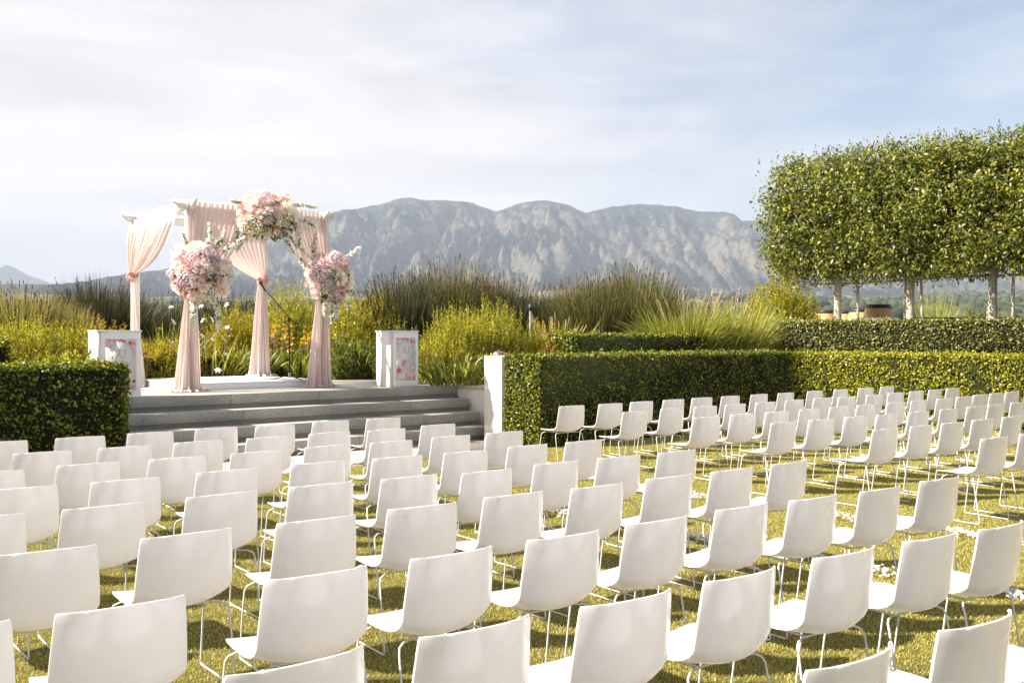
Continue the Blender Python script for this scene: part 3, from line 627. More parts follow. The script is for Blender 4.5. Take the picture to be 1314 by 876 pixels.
FI = flower_mesh(fr, 6, .062, M_petw, 'iris_flower', .8); FO = flower_mesh(fr, 8, .036, M_org, 'daisy', .3)
IG = 'strappy plants in the bed behind the stage'
strap_plant('iris_plant', 'tall iris with white flowers left of the left front drape', 213, 20.4, .86, 1.55, 260, 71, [(220, 394, 0), (223, 413, -.2), (222, 440, -.5), (238, 436, -.4), (205, 422, .1), (214, 458, -.5)], FI, 'iris', IG, .55)
strap_plant('iris_plant', 'iris with many white flowers in the middle of the arch opening', 278, 19.6, .86, .95, 220, 72, [(291, 391, .2), (272, 410, .1), (292, 420, 0), (274, 436, -.1), (289, 437, 0), (260, 411, .3), (260, 431, .2), (262, 446, .1), (276, 454, -.3), (291, 455, -.3), (280, 475, -.8), (258, 393, .3)], FI, 'iris', IG, .5)
strap_plant('iris_plant', 'iris leaves without flowers left of the rear right drape', 318, 19.9, .86, .80, 200, 73, (), None, 'iris', IG, .4)
strap_plant('strap_leaf_plant', 'thick leaved green plant behind the microphone stand base', 388, 20.6, .86, .85, 200, 74, (), None, 'plant', IG, .5)
strap_plant('strap_leaf_plant', 'thick leaved plant between the right front drape and right lectern', 455, 20.9, .86, 1.0, 240, 75, (), None, 'plant', IG, .55)
strap_plant('strap_leaf_plant', 'low strappy plant on the low hedge beside the plaster pillar', 585, 18.0, .86, .72, 200, 76, (), None, 'plant', IG, .5)
strap_plant('strap_leaf_plant', 'low strappy plant behind the plaster pillar', 622, 18.2, .86, .74, 150, 77, (), None, 'plant', IG, .4)
strap_plant('strap_leaf_plant', 'pale strappy plant poking above the mixed hedge', 752, 20.2, .86, 1.15, 120, 78, (), None, 'plant', IG, .3)
dz = np.random.default_rng(12)
fl = [(float(dz.uniform(346, 378)), float(dz.uniform(418, 452)), float(dz.uniform(-.3, .2))) for _ in range(80)]
strap_plant('daisy_bush', 'bush covered in orange daisies behind the microphone stand', 362, 20.8, .86, .9, 160, 79, fl, FO, 'flower bush', None, .4, 'daisy')
fl = [(float(dz.uniform(385, 403)), float(dz.uniform(426, 442)), float(dz.uniform(-.3, .2))) for _ in range(36)]
strap_plant('daisy_bush', 'small orange daisy bush left of the right front drape', 394, 21.0, .86, .9, 90, 80, fl, FO, 'flower bush', None, .3, 'daisy')
M_red = leafmat('crimson_petals', [(0, (.45, .02, .06)), (1, (.6, .08, .14))], .3, .6); FR_ = flower_mesh(fr, 7, .06, M_red, 'crimson_flower', .5)
fl = [(float(dz.uniform(190, 199)), float(dz.uniform(404, 418)), float(dz.uniform(-.2, .2))) for _ in range(7)]
strap_plant('crimson_flower_plant', 'small plant with crimson flowers beside the rear left drape', 195, 20.9, .86, .9, 60, 81, fl, FR_, 'flower', None, .25)
FP = flower_mesh(fr, 7, .06, leafmat('lilac_petals', [(0, (.48, .28, .38)), (1, (.62, .42, .5))], .3, .6), 'lilac_flower', .5)
strap_plant('lilac_flower_plant', 'small lilac flowers peeping over the plaster pillar', 640, 18.0, .86, .5, 40, 82, [(636, 454, 0), (641, 452, 0), (646, 453, 0), (650, 455, .1)], FP, 'flower', None, .25)

# ------------------------------------------------------------------ row of pleached trees on the terrace
M_bark = stuffmat('grey_bark', (.24, .21, .17), (.46, .42, .35), 9, .85, .7, 30, stretch=(1, 1, .25))
M_pole = stuffmat('weathered_pole', (.26, .23, .19), (.44, .40, .34), 12, .85, .4, 40, stretch=(1, 1, .2))
def pleached(label, x, y, seed, hx, hy, zc, hzz, yoff=0., n_cl=300, lean=0.):
    rng = np.random.default_rng(seed); root = empty('pleached_tree', (x, y, TZ)); tag(root, label, 'tree', 'row of clipped trees on the terrace')
    zb = zc-hzz-TZ
    tr = MB(); tr.tube([(0, 0, -.05), (.01, .01, .25), (.02*lean, .02, 1.0), (.0, .0, zb+.1), (.02, -.02, zb+.8)], [.12, .098, .088, .086, .065], 12)
    tr.build('trunk', M_bark, root, True)
    lb = MB()
    for k in range(7):
        a = k*2.4+rng.uniform(0, .6); e = np.array([math.cos(a)*hx*.7, math.sin(a)*hy*.75+yoff, zb+rng.uniform(.25, 1.7)])
        st = np.array([0, 0, zb+.05+k*.05]); lb.tube([tuple(st), tuple(st*.55+e*.45+np.array([0, 0, .05])), tuple(e)], [.05, .035, .018], 7)
    lb.build('limbs', M_bark, root, True)
    def shell(m, lo, hi):
        u = rand_dirs(rng, m); p = 5.5
        s = (np.abs(u[:, 0])**p+np.abs(u[:, 1])**p+np.abs(u[:, 2])**p)**(-1/p); q_ = u*s[:, None]
        return q_*rng.uniform(lo, hi, m)[:, None], u
    c, u = shell(n_cl, .74, 1.0); bump = .94+.20*fbm(c[:, 0]*2.1+c[:, 2]*1.7, c[:, 1]*2.1-c[:, 2], 2, seed)
    c = c*bump[:, None]; H3 = np.array([hx, hy, hzz]); c = c*H3+np.array([0, yoff, zc-TZ])
    k = 60; ix = np.repeat(np.arange(n_cl), k); m = len(ix)
    P = c[ix]+rng.normal(0, 1, (m, 3))*np.array([.15, .15, .13]); nn = unit(u[ix]*.45+rand_dirs(rng, m)*.75+np.array([0, 0, .35])); T = unit(u[ix]*.3+rand_dirs(rng, m)*.8+np.array([0, 0, -.45]))
    sc = rng.uniform(.7, 1.2, m); g = [leaf_geo(rng, P, nn, .108*sc, .047*sc, T, .22)]
    ci, ui = shell(2600, .25, .82); P = ci*H3+np.array([0, yoff, zc-TZ]); g.append(leaf_geo(rng, P, unit(ui+rand_dirs(rng, 2600)), .17, .10))
    # wispy new growth along the top and hanging tips below
    m = 420; cx, ux = shell(m, .98, 1.06); tp = cx*H3+np.array([0, yoff, zc-TZ]); g.append(leaf_geo(rng, tp+rng.normal(0, .04, (m, 3)), rand_dirs(rng, m), .095, .034, unit(ux+np.array([0, 0, .5]))))
    ns = 70; tx = np.stack([rng.uniform(-hx, hx, ns)*.85, rng.uniform(-hy, hy, ns)*.9+yoff, np.full(ns, zc-TZ+hzz*.95)], 1); per = 7
    t_ = np.tile(np.linspace(.1, 1, per), ns); jx = np.repeat(np.arange(ns), per); hh = rng.uniform(.12, .30, ns); dv = unit(np.stack([rng.normal(0, .25, ns), rng.normal(0, .25, ns), np.ones(ns)], 1))
    P = tx[jx]+dv[jx]*(t_*hh[jx])[:, None]; g.append(leaf_geo(rng, P+rand_dirs(rng, len(P))*.02, rand_dirs(rng, len(P)), .075, .028, unit(dv[jx]+rand_dirs(rng, len(P))*.7)))
    nd = 46; tx = np.stack([rng.uniform(-hx, hx, nd)*.9, rng.uniform(-hy, hy, nd)*.92+yoff, np.full(nd, zc-TZ-hzz*.93)], 1); per = 9
    t_ = np.tile(np.linspace(.0, 1, per), nd); jx = np.repeat(np.arange(nd), per); hh = rng.uniform(.08, .34, nd)
    P = tx[jx]+np.array([0, 0, -1.])*(t_*hh[jx])[:, None]; g.append(leaf_geo(rng, P+rand_dirs(rng, len(P))*.05, rand_dirs(rng, len(P)), .10, .042, unit(np.array([0, 0, -1.])+rand_dirs(rng, len(P))*.5)))
    link('crown', geo_mesh('crown_leaves', g, M_tree), root)
TX = 11.25
pleached('clipped tree at the left end of the terrace row, its crown rounded on one side', TX, 1.60, 91, 1.12, 1.55, 4.60, 1.47, .30, 400)
pleached('clipped tree second from the left in the terrace row, behind two stakes', TX, -.23, 92, 1.12, 1.34, 4.60, 1.45, 0, 360)
pleached('clipped tree third from the left in the terrace row', TX, -2.06, 93, 1.12, 1.34, 4.54, 1.40, 0, 360, 1)
pleached('clipped tree at the right edge of the picture, only its crown in view', TX, -3.9, 94, 1.12, 1.34, 4.47, 1.34, 0, 360)
SG = 'stakes between the terrace trees'
for lb_, yy, tilt, xx in (('thin wooden stake just right of the leftmost tree trunk', 1.14, .0, .1), ('thin wooden stake just left of the second tree trunk', -.02, .05, .1), ('thin wooden stake right of the second tree trunk', -.56, -.05, -.1), ('leaning wooden stake left of the third tree trunk', -1.86, .16, .1), ('thin wooden stake right of the third tree trunk', -2.50, .02, -.1), ('thin wooden stake near the right edge of the picture', -3.4, .02, .1)):
    o = MB().tube([(0, 0, -.05), (0, -tilt*.4, .8), (0, -tilt, 1.75)], [.036, .034, .030], 8).build('tree_stake', M_pole, smooth=True)
    o.location = (TX+xx, yy, TZ); tag(o, lb_, 'stake', SG)
o = MB().tube([(0, 2.2, 0), (.02, .9, -.02), (0, -1, .02), (.02, -3, 0), (0, -6.5, .03)], .026, 8).build('cross_rail', M_pole, smooth=True); o.location = (TX+.12, 0, 3.03); tag(o, 'thin horizontal wooden rail tied across the tree trunks under the crowns', 'rail')

# ------------------------------------------------------------------ wine barrels and terrace bits
M_oak = stuffmat('oak_staves', (.42, .24, .09), (.58, .36, .16), 5, .55, .2, 30, stretch=(6, 6, .6)); M_hoop = stuffmat('black_hoops', (.015, .015, .016), (.04, .04, .042), 20, .45, 0, metal=.4)
def barrel(label, px, d, s=1.0):
    x, y = at(px, d); root = empty('wine_barrel', (x, y, TZ)); tag(root, label, 'barrel', 'oak barrels on the terrace'); H = .95*s
    def rad(z): return (.285+.075*(1-((z/H-.5)/.5)**2))*s
    b = MB().lathe([(0, .02)]+[(rad(z), z) for z in np.linspace(0, H, 22)]+[(rad(H)-.025, H), (rad(H)-.03, H-.03), (0, H-.03)], 36); b.build('staves', M_oak, root, True)
    for z0, w_ in ((.0, .10), (.21, .05), (.33, .05), (.57, .05), (.86, .095)):
        z0 *= s; w_ *= s; MB().lathe([(rad(z0)+.001, z0), (rad(z0)+.006, z0), (rad(z0+w_)+.006, z0+w_), (rad(z0+w_)+.001, z0+w_)], 36).build('hoop', M_hoop, root, True)
barrel('large oak barrel nearest the pale stone block', 1127, 25.2)
barrel('oak barrel just left of the largest one', 1104, 29.0)
barrel('oak barrel half behind the leftmost tree trunk, on its right side', 1084, 31.0)
barrel('oak barrel left of the leftmost tree trunk', 1060, 30.5)
o = MB().box(-.42, .42, -.22, .22, 0, .60).build('stone_block', M_plast, bevel=.015); x, y = at(1126, 24.2); o.location = (x, y, TZ); o.rotation_euler = (0, 0, -YAW); tag(o, 'pale stone block standing in front of the largest barrel', 'block')
M_char = stuffmat('charcoal_paint', (.03, .032, .036), (.055, .058, .062), 12, .6)
pl = empty('planter_box', (*at(1215, 26.5), TZ)); pl.rotation_euler = (0, 0, -YAW-R(6)); tag(pl, 'long charcoal planter box behind the second and third trees', 'planter')
MB().box(-1.45, 1.45, -.2, .2, 0, .62).build('box', M_char, pl, bevel=.01); MB().box(-1.47, 1.47, -.22, .22, .62, .66).build('rim', M_char, pl, bevel=.005)
gpo = empty('garden_post', (*at(681, 21.6), .86)); tag(gpo, 'small grey post with a dark cap among the reeds', 'post')
MB().tube([(0, 0, 0), (0, 0, 1.45)], .035, 12).build('shaft', stuffmat('grey_metal', (.10, .11, .115), (.16, .17, .175), 10, .5, metal=.3), gpo, True); MB().lathe([(0, 1.58), (.05, 1.58), (.055, 1.46), (0, 1.45)], 14).build('cap', M_char, gpo)

# ------------------------------------------------------------------ wedding arch, dais, drapes
M_wht = stuffmat('white_paint', (.76, .75, .73), (.82, .81, .79), 3, .45, .05, 50)
M_dais = stuffmat('dais_board', (.74, .74, .74), (.80, .80, .80), 3, .5, .05, 30)
AX0, AX1, AY0, AY1 = -4.02, -1.68, 3.72, 5.92
ds = empty('dais', (-2.8, 5, ZS)); tag(ds, 'low white platform under the arch', 'platform')
MB().box(-1.10, 1.25, -1.05, 1.25, 0, .10).build('base', M_dais, ds, bevel=.004); MB().box(-1.12, 1.27, -1.07, 1.27, .102, .124).build('deck', M_dais, ds, bevel=.004)
ar = empty('wedding_arch', ((AX0+AX1)/2, (AY0+AY1)/2, ZS)); tag(ar, 'white square timber arch with four posts standing on the stage', 'arch')
cx, cyy = (AX0+AX1)/2, (AY0+AY1)/2; hw, hd = (AX1-AX0)/2, (AY1-AY0)/2; AH = 3.0
for sx in (-1, 1):
    for sy in (-1, 1): MB().box(sx*hw-.045, sx*hw+.045, sy*hd-.045, sy*hd+.045, 0, AH-.16).build('post', M_wht, ar, bevel=.005)
def beam_profile(l, h=.15, cut=.16):
    return [(-l, h), (l, h), (l-.02, h*.55), (l-.07, h*.45), (l-.10, h*.15), (l-cut, 0), (-l+cut, 0), (-l+.10, h*.15), (-l+.07, h*.45), (-l+.02, h*.55)]
def beam(along_x, off, l, z, th=.05):
    pr = beam_profile(l); n = len(pr); V = []
    for e in (-th/2, th/2):
        for s, z_ in pr: V.append((s, off+e, z+z_) if along_x else (off+e, s, z+z_))
    m = MB().add(V, [(i, (i+1) % n, (i+1) % n+n, i+n) for i in range(n)]); m.F.setdefault(n, []).append(np.array([list(range(n))[::-1], list(range(n, 2*n))]))
    return m.build('beam', M_wht, ar)
for sy in (-1, 1): beam(True, sy*hd, hw+.27, AH-.155)
for sx in (-1, 1): beam(False, sx*hw, hd+.27, AH-.305+.15-.0)
for o_ in [c_ for c_ in ar.children if c_.name.startswith('beam')][2:]: o_.location.z = -.002-.0; o_.scale.z = .999
for k in range(2): MB().box(-hw+.03, hw-.03, -.3+k*.6-.02, -.3+k*.6+.02, AH-.06, AH-.008).build('rafter', M_wht, ar)

def fabric_mat():
    m, t, o = mat_base('blush_chiffon')
    c_ = N(t, 'ShaderNodeTexCoord'); n = N(t, 'ShaderNodeTexNoise', inp={'Scale': 2.2, 'Detail': 4.0}); t.links.new(c_.outputs['Object'], n.inputs['Vector'])
    c = ramp(t, n.outputs['Fac'], [(.3, (.76, .63, .59)), (.7, (.81, .69, .65))])
    w = N(t, 'ShaderNodeTexNoise', inp={'Scale': 240.0, 'Detail': 2.0}); t.links.new(c_.outputs['Object'], w.inputs['Vector'])
    p = N(t, 'ShaderNodeBsdfPrincipled', inp={'Roughness': .8, 'Specular IOR Level': .15, 'Sheen Weight': .3}); tr = N(t, 'ShaderNodeBsdfTranslucent'); mx = N(t, 'ShaderNodeMixShader'); mx.inputs[0].default_value = .42
    b = N(t, 'ShaderNodeBump', inp={'Strength': .15, 'Distance': .003}); t.links.new(w.outputs['Fac'], b.inputs['Height']); t.links.new(b.outputs[0], p.inputs['Normal'])
    t.links.new(c, p.inputs['Base Color']); t.links.new(c, tr.inputs['Color']); t.links.new(p.outputs[0], mx.inputs[1]); t.links.new(tr.outputs[0], mx.inputs[2]); t.links.new(mx.outputs[0], o.inputs['Surface']); return m
M_fab = fabric_mat()
def drape(label, post, direction, width, z_tie, seed, zb, flare=.25, tie_part=False, ztop=None, side=1):
    """a curtain hung from the beam, swept to its post at the tie and falling to the floor"""
    rng = np.random.default_rng(seed); dx, dy = direction; nx, ny = -dy*side, dx*side; px_, py_ = post
    root = empty('drape', (px_, py_, zb)); tag(root, label, 'drape', 'blush chiffon drapes on the arch')
    zt2 = (ZS+AH-.02 if ztop is None else ztop)-zb; zt_ = z_tie-zb; ns, nu, nl = 120, 46, 40; V = []
    s = np.linspace(0, 1, ns); ph = rng.uniform(0, 6, 6)
    pl = np.sin(s*2*np.pi*11+ph[0]+.8*np.sin(s*9+ph[1]))+.5*np.sin(s*2*np.pi*23+ph[2])+.25*np.sin(s*2*np.pi*41+ph[3])
    pl2 = np.sin(s*2*np.pi*5.5+ph[4]+.9*np.sin(s*5+ph[5]))+.6*np.sin(s*2*np.pi*11+ph[1])
    for k in range(nu+1):                        # upper swag
        t = k/nu; z = zt2+(zt_-zt2)*t
        wo = width*(1-t**1.55)+.085*t; wi = -.07*(1-t)-.085*t     # outer and post-side edges
        belly = .05*math.sin(np.pi*t)
        a = wi+(wo-wi)*s; amp = .012+.020*math.sin(np.pi*min(1, t*1.05))*(.5+.5*(1-t)); amp = amp*(1-.45*t)
        dep = pl*amp*(.35+.65*min(1, t*6))+belly+.075+.0*s
        sag = -.10*s*math.sin(np.pi*t)*width
        V += [(dx*a[i]+nx*dep[i], dy*a[i]+ny*dep[i], z+sag[i]) for i in range(ns)]
    for k in range(1, nl+1):                     # lower fall
        t = k/nl; z = zt_*(1-t)
        hwid = .095+flare*(t**.75)*.72+(.04*max(0, t-.93)/.07); a = -hwid*.85+1.75*hwid*s
        amp = .012+.040*t; dep = (pl*(1-t)*.4+pl2*t)*amp+.075*(1-t*.2)+.03*max(0, t-.94)/.06
        wrap = -.12*t*(2*s-1)**2
        V += [(dx*a[i]+nx*(dep[i]+wrap[i]), dy*a[i]+ny*(dep[i]+wrap[i]), max(.006, z+.012*math.sin(i*.9+k))if t > .97 else z) for i in range(ns)]
    # puddled hem
    for k in range(1, 6):
        t = k/5; hwid = .095+flare*.72+.04+.09*t; a = -hwid*.85+1.75*hwid*s
        dep = pl2*(.052+.02*t)+.09+.07*t
        V += [(dx*a[i]+nx*dep[i]-nx*.12*(2*s[i]-1)**2, dy*a[i]+ny*dep[i]-ny*.12*(2*s[i]-1)**2, .008+.030*math.sin(np.pi*min(1, t*.9))*abs(math.sin(i*.45+k))+.004*k % .01) for i in range(ns)]
    rws = len(V)//ns; i, j = np.meshgrid(np.arange(rws-1), np.arange(ns-1), indexing='ij')
    Q = np.stack([i*ns+j, i*ns+j+1, (i+1)*ns+j+1, (i+1)*ns+j], -1).reshape(-1, 4)
    link('cloth', raw_mesh('cloth', V, [Q], M_fab, True), root)
    if tie_part:
        g = []; m = 60; a = rng.uniform(0, 2*np.pi, m); P = np.stack([np.cos(a)*.085+nx*.07, np.sin(a)*.085+ny*.07, zt_+rng.normal(0, .03, m)], 1)
        g = leaf_geo(rng, P, rand_dirs(rng, m), .07, .06); link('flower_tie', geo_mesh('flower_tie', [g], M_tie), root)
    return root
M_tie = leafmat('pink_ribbon', [(0, (.62, .26, .24)), (.5, (.72, .42, .38)), (1, (.78, .60, .56))], .3, .6)
drape('blush drape on the left front post, half hidden by the left flower cluster', (AX0, AY0), (1, 0), .92, ZS+1.52, 1, ZS+.002, .24, side=-1)
drape('blush drape on the right front post, above the right flower cluster', (AX1, AY0), (-1, 0), .78, ZS+1.72, 2, ZS+.002, .24, side=1)
drape('blush drape on the left rear post with a pink flower tie', (AX0, AY1), (0, -1), 1.9, ZS+1.92, 3, ZS+.002, .22, True, ZS+AH-.13, side=-1)
drape('blush drape on the right rear post behind the microphone', (AX1, AY1), (-1, 0), 1.15, ZS+1.92, 4, ZS+.126, .22, True, side=1)

# ------------------------------------------------------------------ flower arrangements
M_rose = leafmat('blush_rose_petals', [(0, (.75, .54, .51)), (.6, (.81, .68, .64)), (1, (.85, .77, .73))], .3, .6)
M_coral = leafmat('coral_rose_petals', [(0, (.66, .28, .25)), (1, (.78, .48, .42))], .3, .6)
M_ivory = leafmat('ivory_rose_petals', [(0, (.80, .70, .58)), (1, (.86, .80, .72))], .3, .6)
M_hyd = leafmat('mauve_hydrangea_petals', [(0, (.50, .34, .42)), (.6, (.68, .52, .58)), (1, (.80, .68, .70))], .3, .6)
M_hydg = leafmat('cream_hydrangea_petals', [(0, (.62, .60, .40)), (1, (.80, .76, .60))], .3, .6)
M_dusk = leafmat('dusky_hydrangea_petals', [(0, (.34, .29, .29)), (1, (.56, .50, .50))], .3, .6)
M_lf = leafmat('florist_leaves', [(0, (.03, .05, .018)), (.6, (.07, .11, .03)), (1, (.14, .18, .05))], .3, .4)
M_blos = leafmat('white_blossoms', [(0, (.76, .74, .64)), (1, (.85, .83, .78))], .3, .6)
def rose_mesh(name, mat, r, seed):
    rng = np.random.default_rng(seed); V = []; Q = []; o_ = 0
    for ring, (n_, rr_, hh, op) in enumerate(((3, .22, .75, .02), (4, .42, .72, .12), (5, .68, .62, .30), (6, .95, .45, .55))):
        for k in range(n_):
            a0 = 2*np.pi*k/n_+ring*.7+rng.uniform(-.15, .15); w_ = 2*np.pi/n_*.72
            for iu in range(4):
                u = iu/3
                for iv_ in range(4):
                    v = iv_/3*2-1; rad = rr_*(.35+.65*u)+op*.35*u*u; z = -.35+(hh+.35)*u*(1-.12*v*v)-op*.25*u**3
                    a = a0+v*w_*.5*(.75+.4*u); V.append((math.cos(a)*rad*r, math.sin(a)*rad*r, z*r*.8+rng.normal(0, .012)*r))
            Q += [(o_+i*4+j, o_+i*4+j+1, o_+(i+1)*4+j+1, o_+(i+1)*4+j) for i in range(3) for j in range(3)]; o_ += 16
    return raw_mesh(name, V, [np.array(Q)], mat, True)
def hyd_mesh(name, mat, r, seed, n=120):
    rng = np.random.default_rng(seed); i = np.arange(n)+.5; p_ = np.arccos(1-1.75*i/n); t_ = np.pi*(1+5**.5)*i
    c = np.stack([np.cos(t_)*np.sin(p_), np.sin(t_)*np.sin(p_), np.cos(p_)*.85], 1)*rng.uniform(.9, 1.06, n)[:, None]
    nn = unit(c); ref = unit(np.cross(nn, rand_dirs(rng, n))); ref2 = np.cross(nn, ref); P = []; T = []; M_ = []
    for k in range(4):
        a = k*np.pi/2; d = ref*math.cos(a)+ref2*math.sin(a); P.append(c+d*.085+nn*.02); T.append(d); M_.append(unit(nn+d*.25))
    V, F = leaf_geo(rng, np.concatenate(P)*r, np.concatenate(M_), .17*r, .15*r, np.concatenate(T), .1)
    return raw_mesh(name, V, [F], mat)
ROSE = [rose_mesh('blush_rose', M_rose, .092, 1), rose_mesh('ivory_rose', M_ivory, .10, 2), rose_mesh('coral_rose', M_coral, .06, 3), rose_mesh('small_blush_rose', M_rose, .07, 4)]
HYD = [hyd_mesh('mauve_hydrangea', M_hyd, .15, 5), hyd_mesh('cream_hydrangea', M_hydg, .15, 6), hyd_mesh('dusky_hydrangea', M_dusk, .13, 7)]
VIEW = unit(np.array([-.62, -.78, .12]))
def spray(root, p0, path, seed, n=90, w_=.062, green=.5):
    """an arching stem set with little white blossoms"""
    rng = np.random.default_rng(seed); P = np.array([p0]+[np.array(p0)+np.array(q_) for q_ in path]); tt = np.linspace(0, len(P)-1, 14)
    C_ = np.stack([np.interp(tt, np.arange(len(P)), P[:, k]) for k in range(3)], 1)
    for _ in range(2): C_[1:-1] = (C_[:-2]+C_[1:-1]*2+C_[2:])/4
    sp = MB().tube(C_, np.linspace(.006, .002, 14), 5).build('blossom_spray', M_lf, root)
    def pts(m):
        u = rng.uniform(1.5, 13, m); c = np.stack([np.interp(u, np.arange(14), C_[:, k]) for k in range(3)], 1); wd = (w_*(1.15-u/13*.75))[:, None]
        return c+rand_dirs(rng, m)*wd*rng.uniform(.4, 1, (m, 1))
    b = pts(n); k = 5; Pb = np.repeat(b, k, 0)+rng.normal(0, .008, (n*k, 3)); gb_ = leaf_geo(rng, Pb, rand_dirs(rng, n*k), 0.030, .024)
    link('blossoms', geo_mesh('blossoms', [gb_], M_blos), sp)
    lf = pts(int(n*green)); link('leaves', geo_mesh('spray_leaves', [leaf_geo(rng, lf, rand_dirs(rng, len(lf)), .06, .02)], M_lf), sp)
def arrangement(label, c, half, seed, nh, nr, sprays, shape=None, low=0, hyds=(0, 1, 0, 1, 0, 2), leafn=320):
    rng = np.random.default_rng(seed); root = empty('flower_arrangement', c); tag(root, label, 'flowers', 'flower clusters on the arch')
    H3 = np.array(half)
    def spot(lo, hi):
        while True:
            u = unit(rng.normal(size=3)+VIEW*.9)
            if u @ VIEW > -.15: return u, u*rng.uniform(lo, hi)*H3*(1+.11*math.sin(u[0]*5+seed)+.09*math.sin(u[2]*7+seed*2+u[1]*4))
    placed = []
    def place(me, r, lo, hi, nm):
        for _ in range(160):
            u, p_ = spot(lo, hi)
            if all(np.linalg.norm(p_-q_) > (r+rq)*.74 for q_, rq in placed): break
        placed.append((p_, r)); n_ = unit(u*.8+VIEW*.45); o_ = link(nm, me, root, tuple(p_)); o_.rotation_mode = 'QUATERNION'; o_.rotation_quaternion = Vector(n_).to_track_quat('Z', 'Y')
        s = rng.uniform(.88, 1.15); o_.scale = (s, s, s)
    for k in range(nh): place(HYD[hyds[k % len(hyds)]], .145, .5, .95, 'hydrangea')
    for k in range(nr): place(ROSE[[0, 1, 3, 2, 0, 3, 1, 2, 3, 0][k % 10]], [.088, .098, .066, .058, .088, .066, .098, .058, .066, .088][k % 10], .85, 1.08 if k % 5 else 1.2, 'rose')
    u = rand_dirs(rng, leafn); P = u*rng.uniform(.55, 1.0, leafn)[:, None]*H3; g = [leaf_geo(rng, P, unit(u+rand_dirs(rng, leafn)), .11, .05)]
    m = leafn//3; u = rand_dirs(rng, m); u[:, 2] = -np.abs(u[:, 2])*.8+low; u = unit(u); g.append(leaf_geo(rng, u*H3*1.12, rand_dirs(rng, m), .12, .05, u))
    link('foliage', geo_mesh('arrangement_leaves', g, M_lf), root)
    for k, (p0, path) in enumerate(sprays): spray(root, p0, path, seed*10+k)
    return root
def upl(px, py, d):   # a point of the arrangement by bearing, height and depth
    x, y = at(px, d); return np.array([x, y, hz(py, d)])
def rel_path(c, pts):
    p = [upl(*q_)-np.array(c) for q_ in pts]; return (tuple(p[0]), [tuple(q_-p[0]) for q_ in p[1:]])
dF0, dF1, dFm = 15.25, 16.75, 16.0
c = upl(258, 351, dF0-.05)
arrangement('large round flower cluster of mauve and blush blooms on the left front post', tuple(c), (.37, .33, .37), 61, 11, 44, [rel_path(c, q_) for q_ in (
    [(262, 328, dF0), (270, 305, dF0-.1), (269, 284, dF0-.1)], [(272, 325, dF0), (282, 312, dF0-.1), (287, 297, dF0-.1)], [(245, 330, dF0), (240, 315, dF0-.1), (234, 298, dF0-.1)], [(285, 325, dF0), (300, 315, dF0+.1), (314, 305, dF0+.2)],
    [(272, 380, dF0-.1), (279, 398, dF0-.2), (281, 424, dF0-.2)], [(250, 382, dF0-.25), (249, 398, dF0-.3), (248, 412, dF0-.3)], [(232, 340, dF0), (222, 345, dF0-.1), (214, 352, dF0-.1)])], low=.1)
c = upl(345, 278, dFm-.05)
arrangement('flower cluster of mauve and ivory blooms at the top centre of the arch', tuple(c), (.40, .33, .34), 62, 10, 38, [rel_path(c, q_) for q_ in (
    [(330, 268, dFm), (312, 262, dFm-.2), (296, 257, dFm-.25)], [(360, 270, dFm), (382, 262, dFm+.1), (406, 266, dFm+.2)], [(368, 285, dFm-.1), (392, 282, dFm+.1), (405, 292, dFm+.2)], [(365, 295, dFm-.1), (380, 315, dFm), (405, 335, dFm+.3)], [(362, 298, dFm-.1), (374, 322, dFm), (398, 344, dFm+.3)],
    [(322, 295, dFm-.1), (312, 308, dFm-.2), (304, 322, dFm-.25)], [(315, 285, dFm-.1), (306, 296, dFm-.2), (302, 312, dFm-.25)], [(338, 260, dFm), (337, 252, dFm), (338, 245, dFm)], [(372, 285, dFm-.1), (384, 298, dFm), (384, 318, dFm)])])
c = upl(423, 356, dF1-.05)
arrangement('flower cluster of dusky and coral blooms on the right front post', tuple(c), (.31, .28, .38), 63, 9, 38, [rel_path(c, q_) for q_ in (
    [(405, 335, dF1), (402, 318, dF1), (405, 300, dF1)], [(436, 340, dF1), (448, 328, dF1), (462, 317, dF1)], [(440, 370, dF1), (453, 376, dF1), (466, 383, dF1)], [(425, 385, dF1-.15), (427, 400, dF1-.2), (426, 415, dF1-.2)], [(418, 385, dF1-.15), (417, 394, dF1-.2), (417, 405, dF1-.2)], [(430, 385, dF1-.15), (432, 396, dF1-.2), (431, 408, dF1-.2)], [(405, 350, dF1-.1), (392, 342, dF1-.1), (383, 332, dF1-.1)])], hyds=(2, 0, 1, 0, 2, 0), low=.1)
# filler flowers loosely tucked along the right drape are part of the trailing sprays above

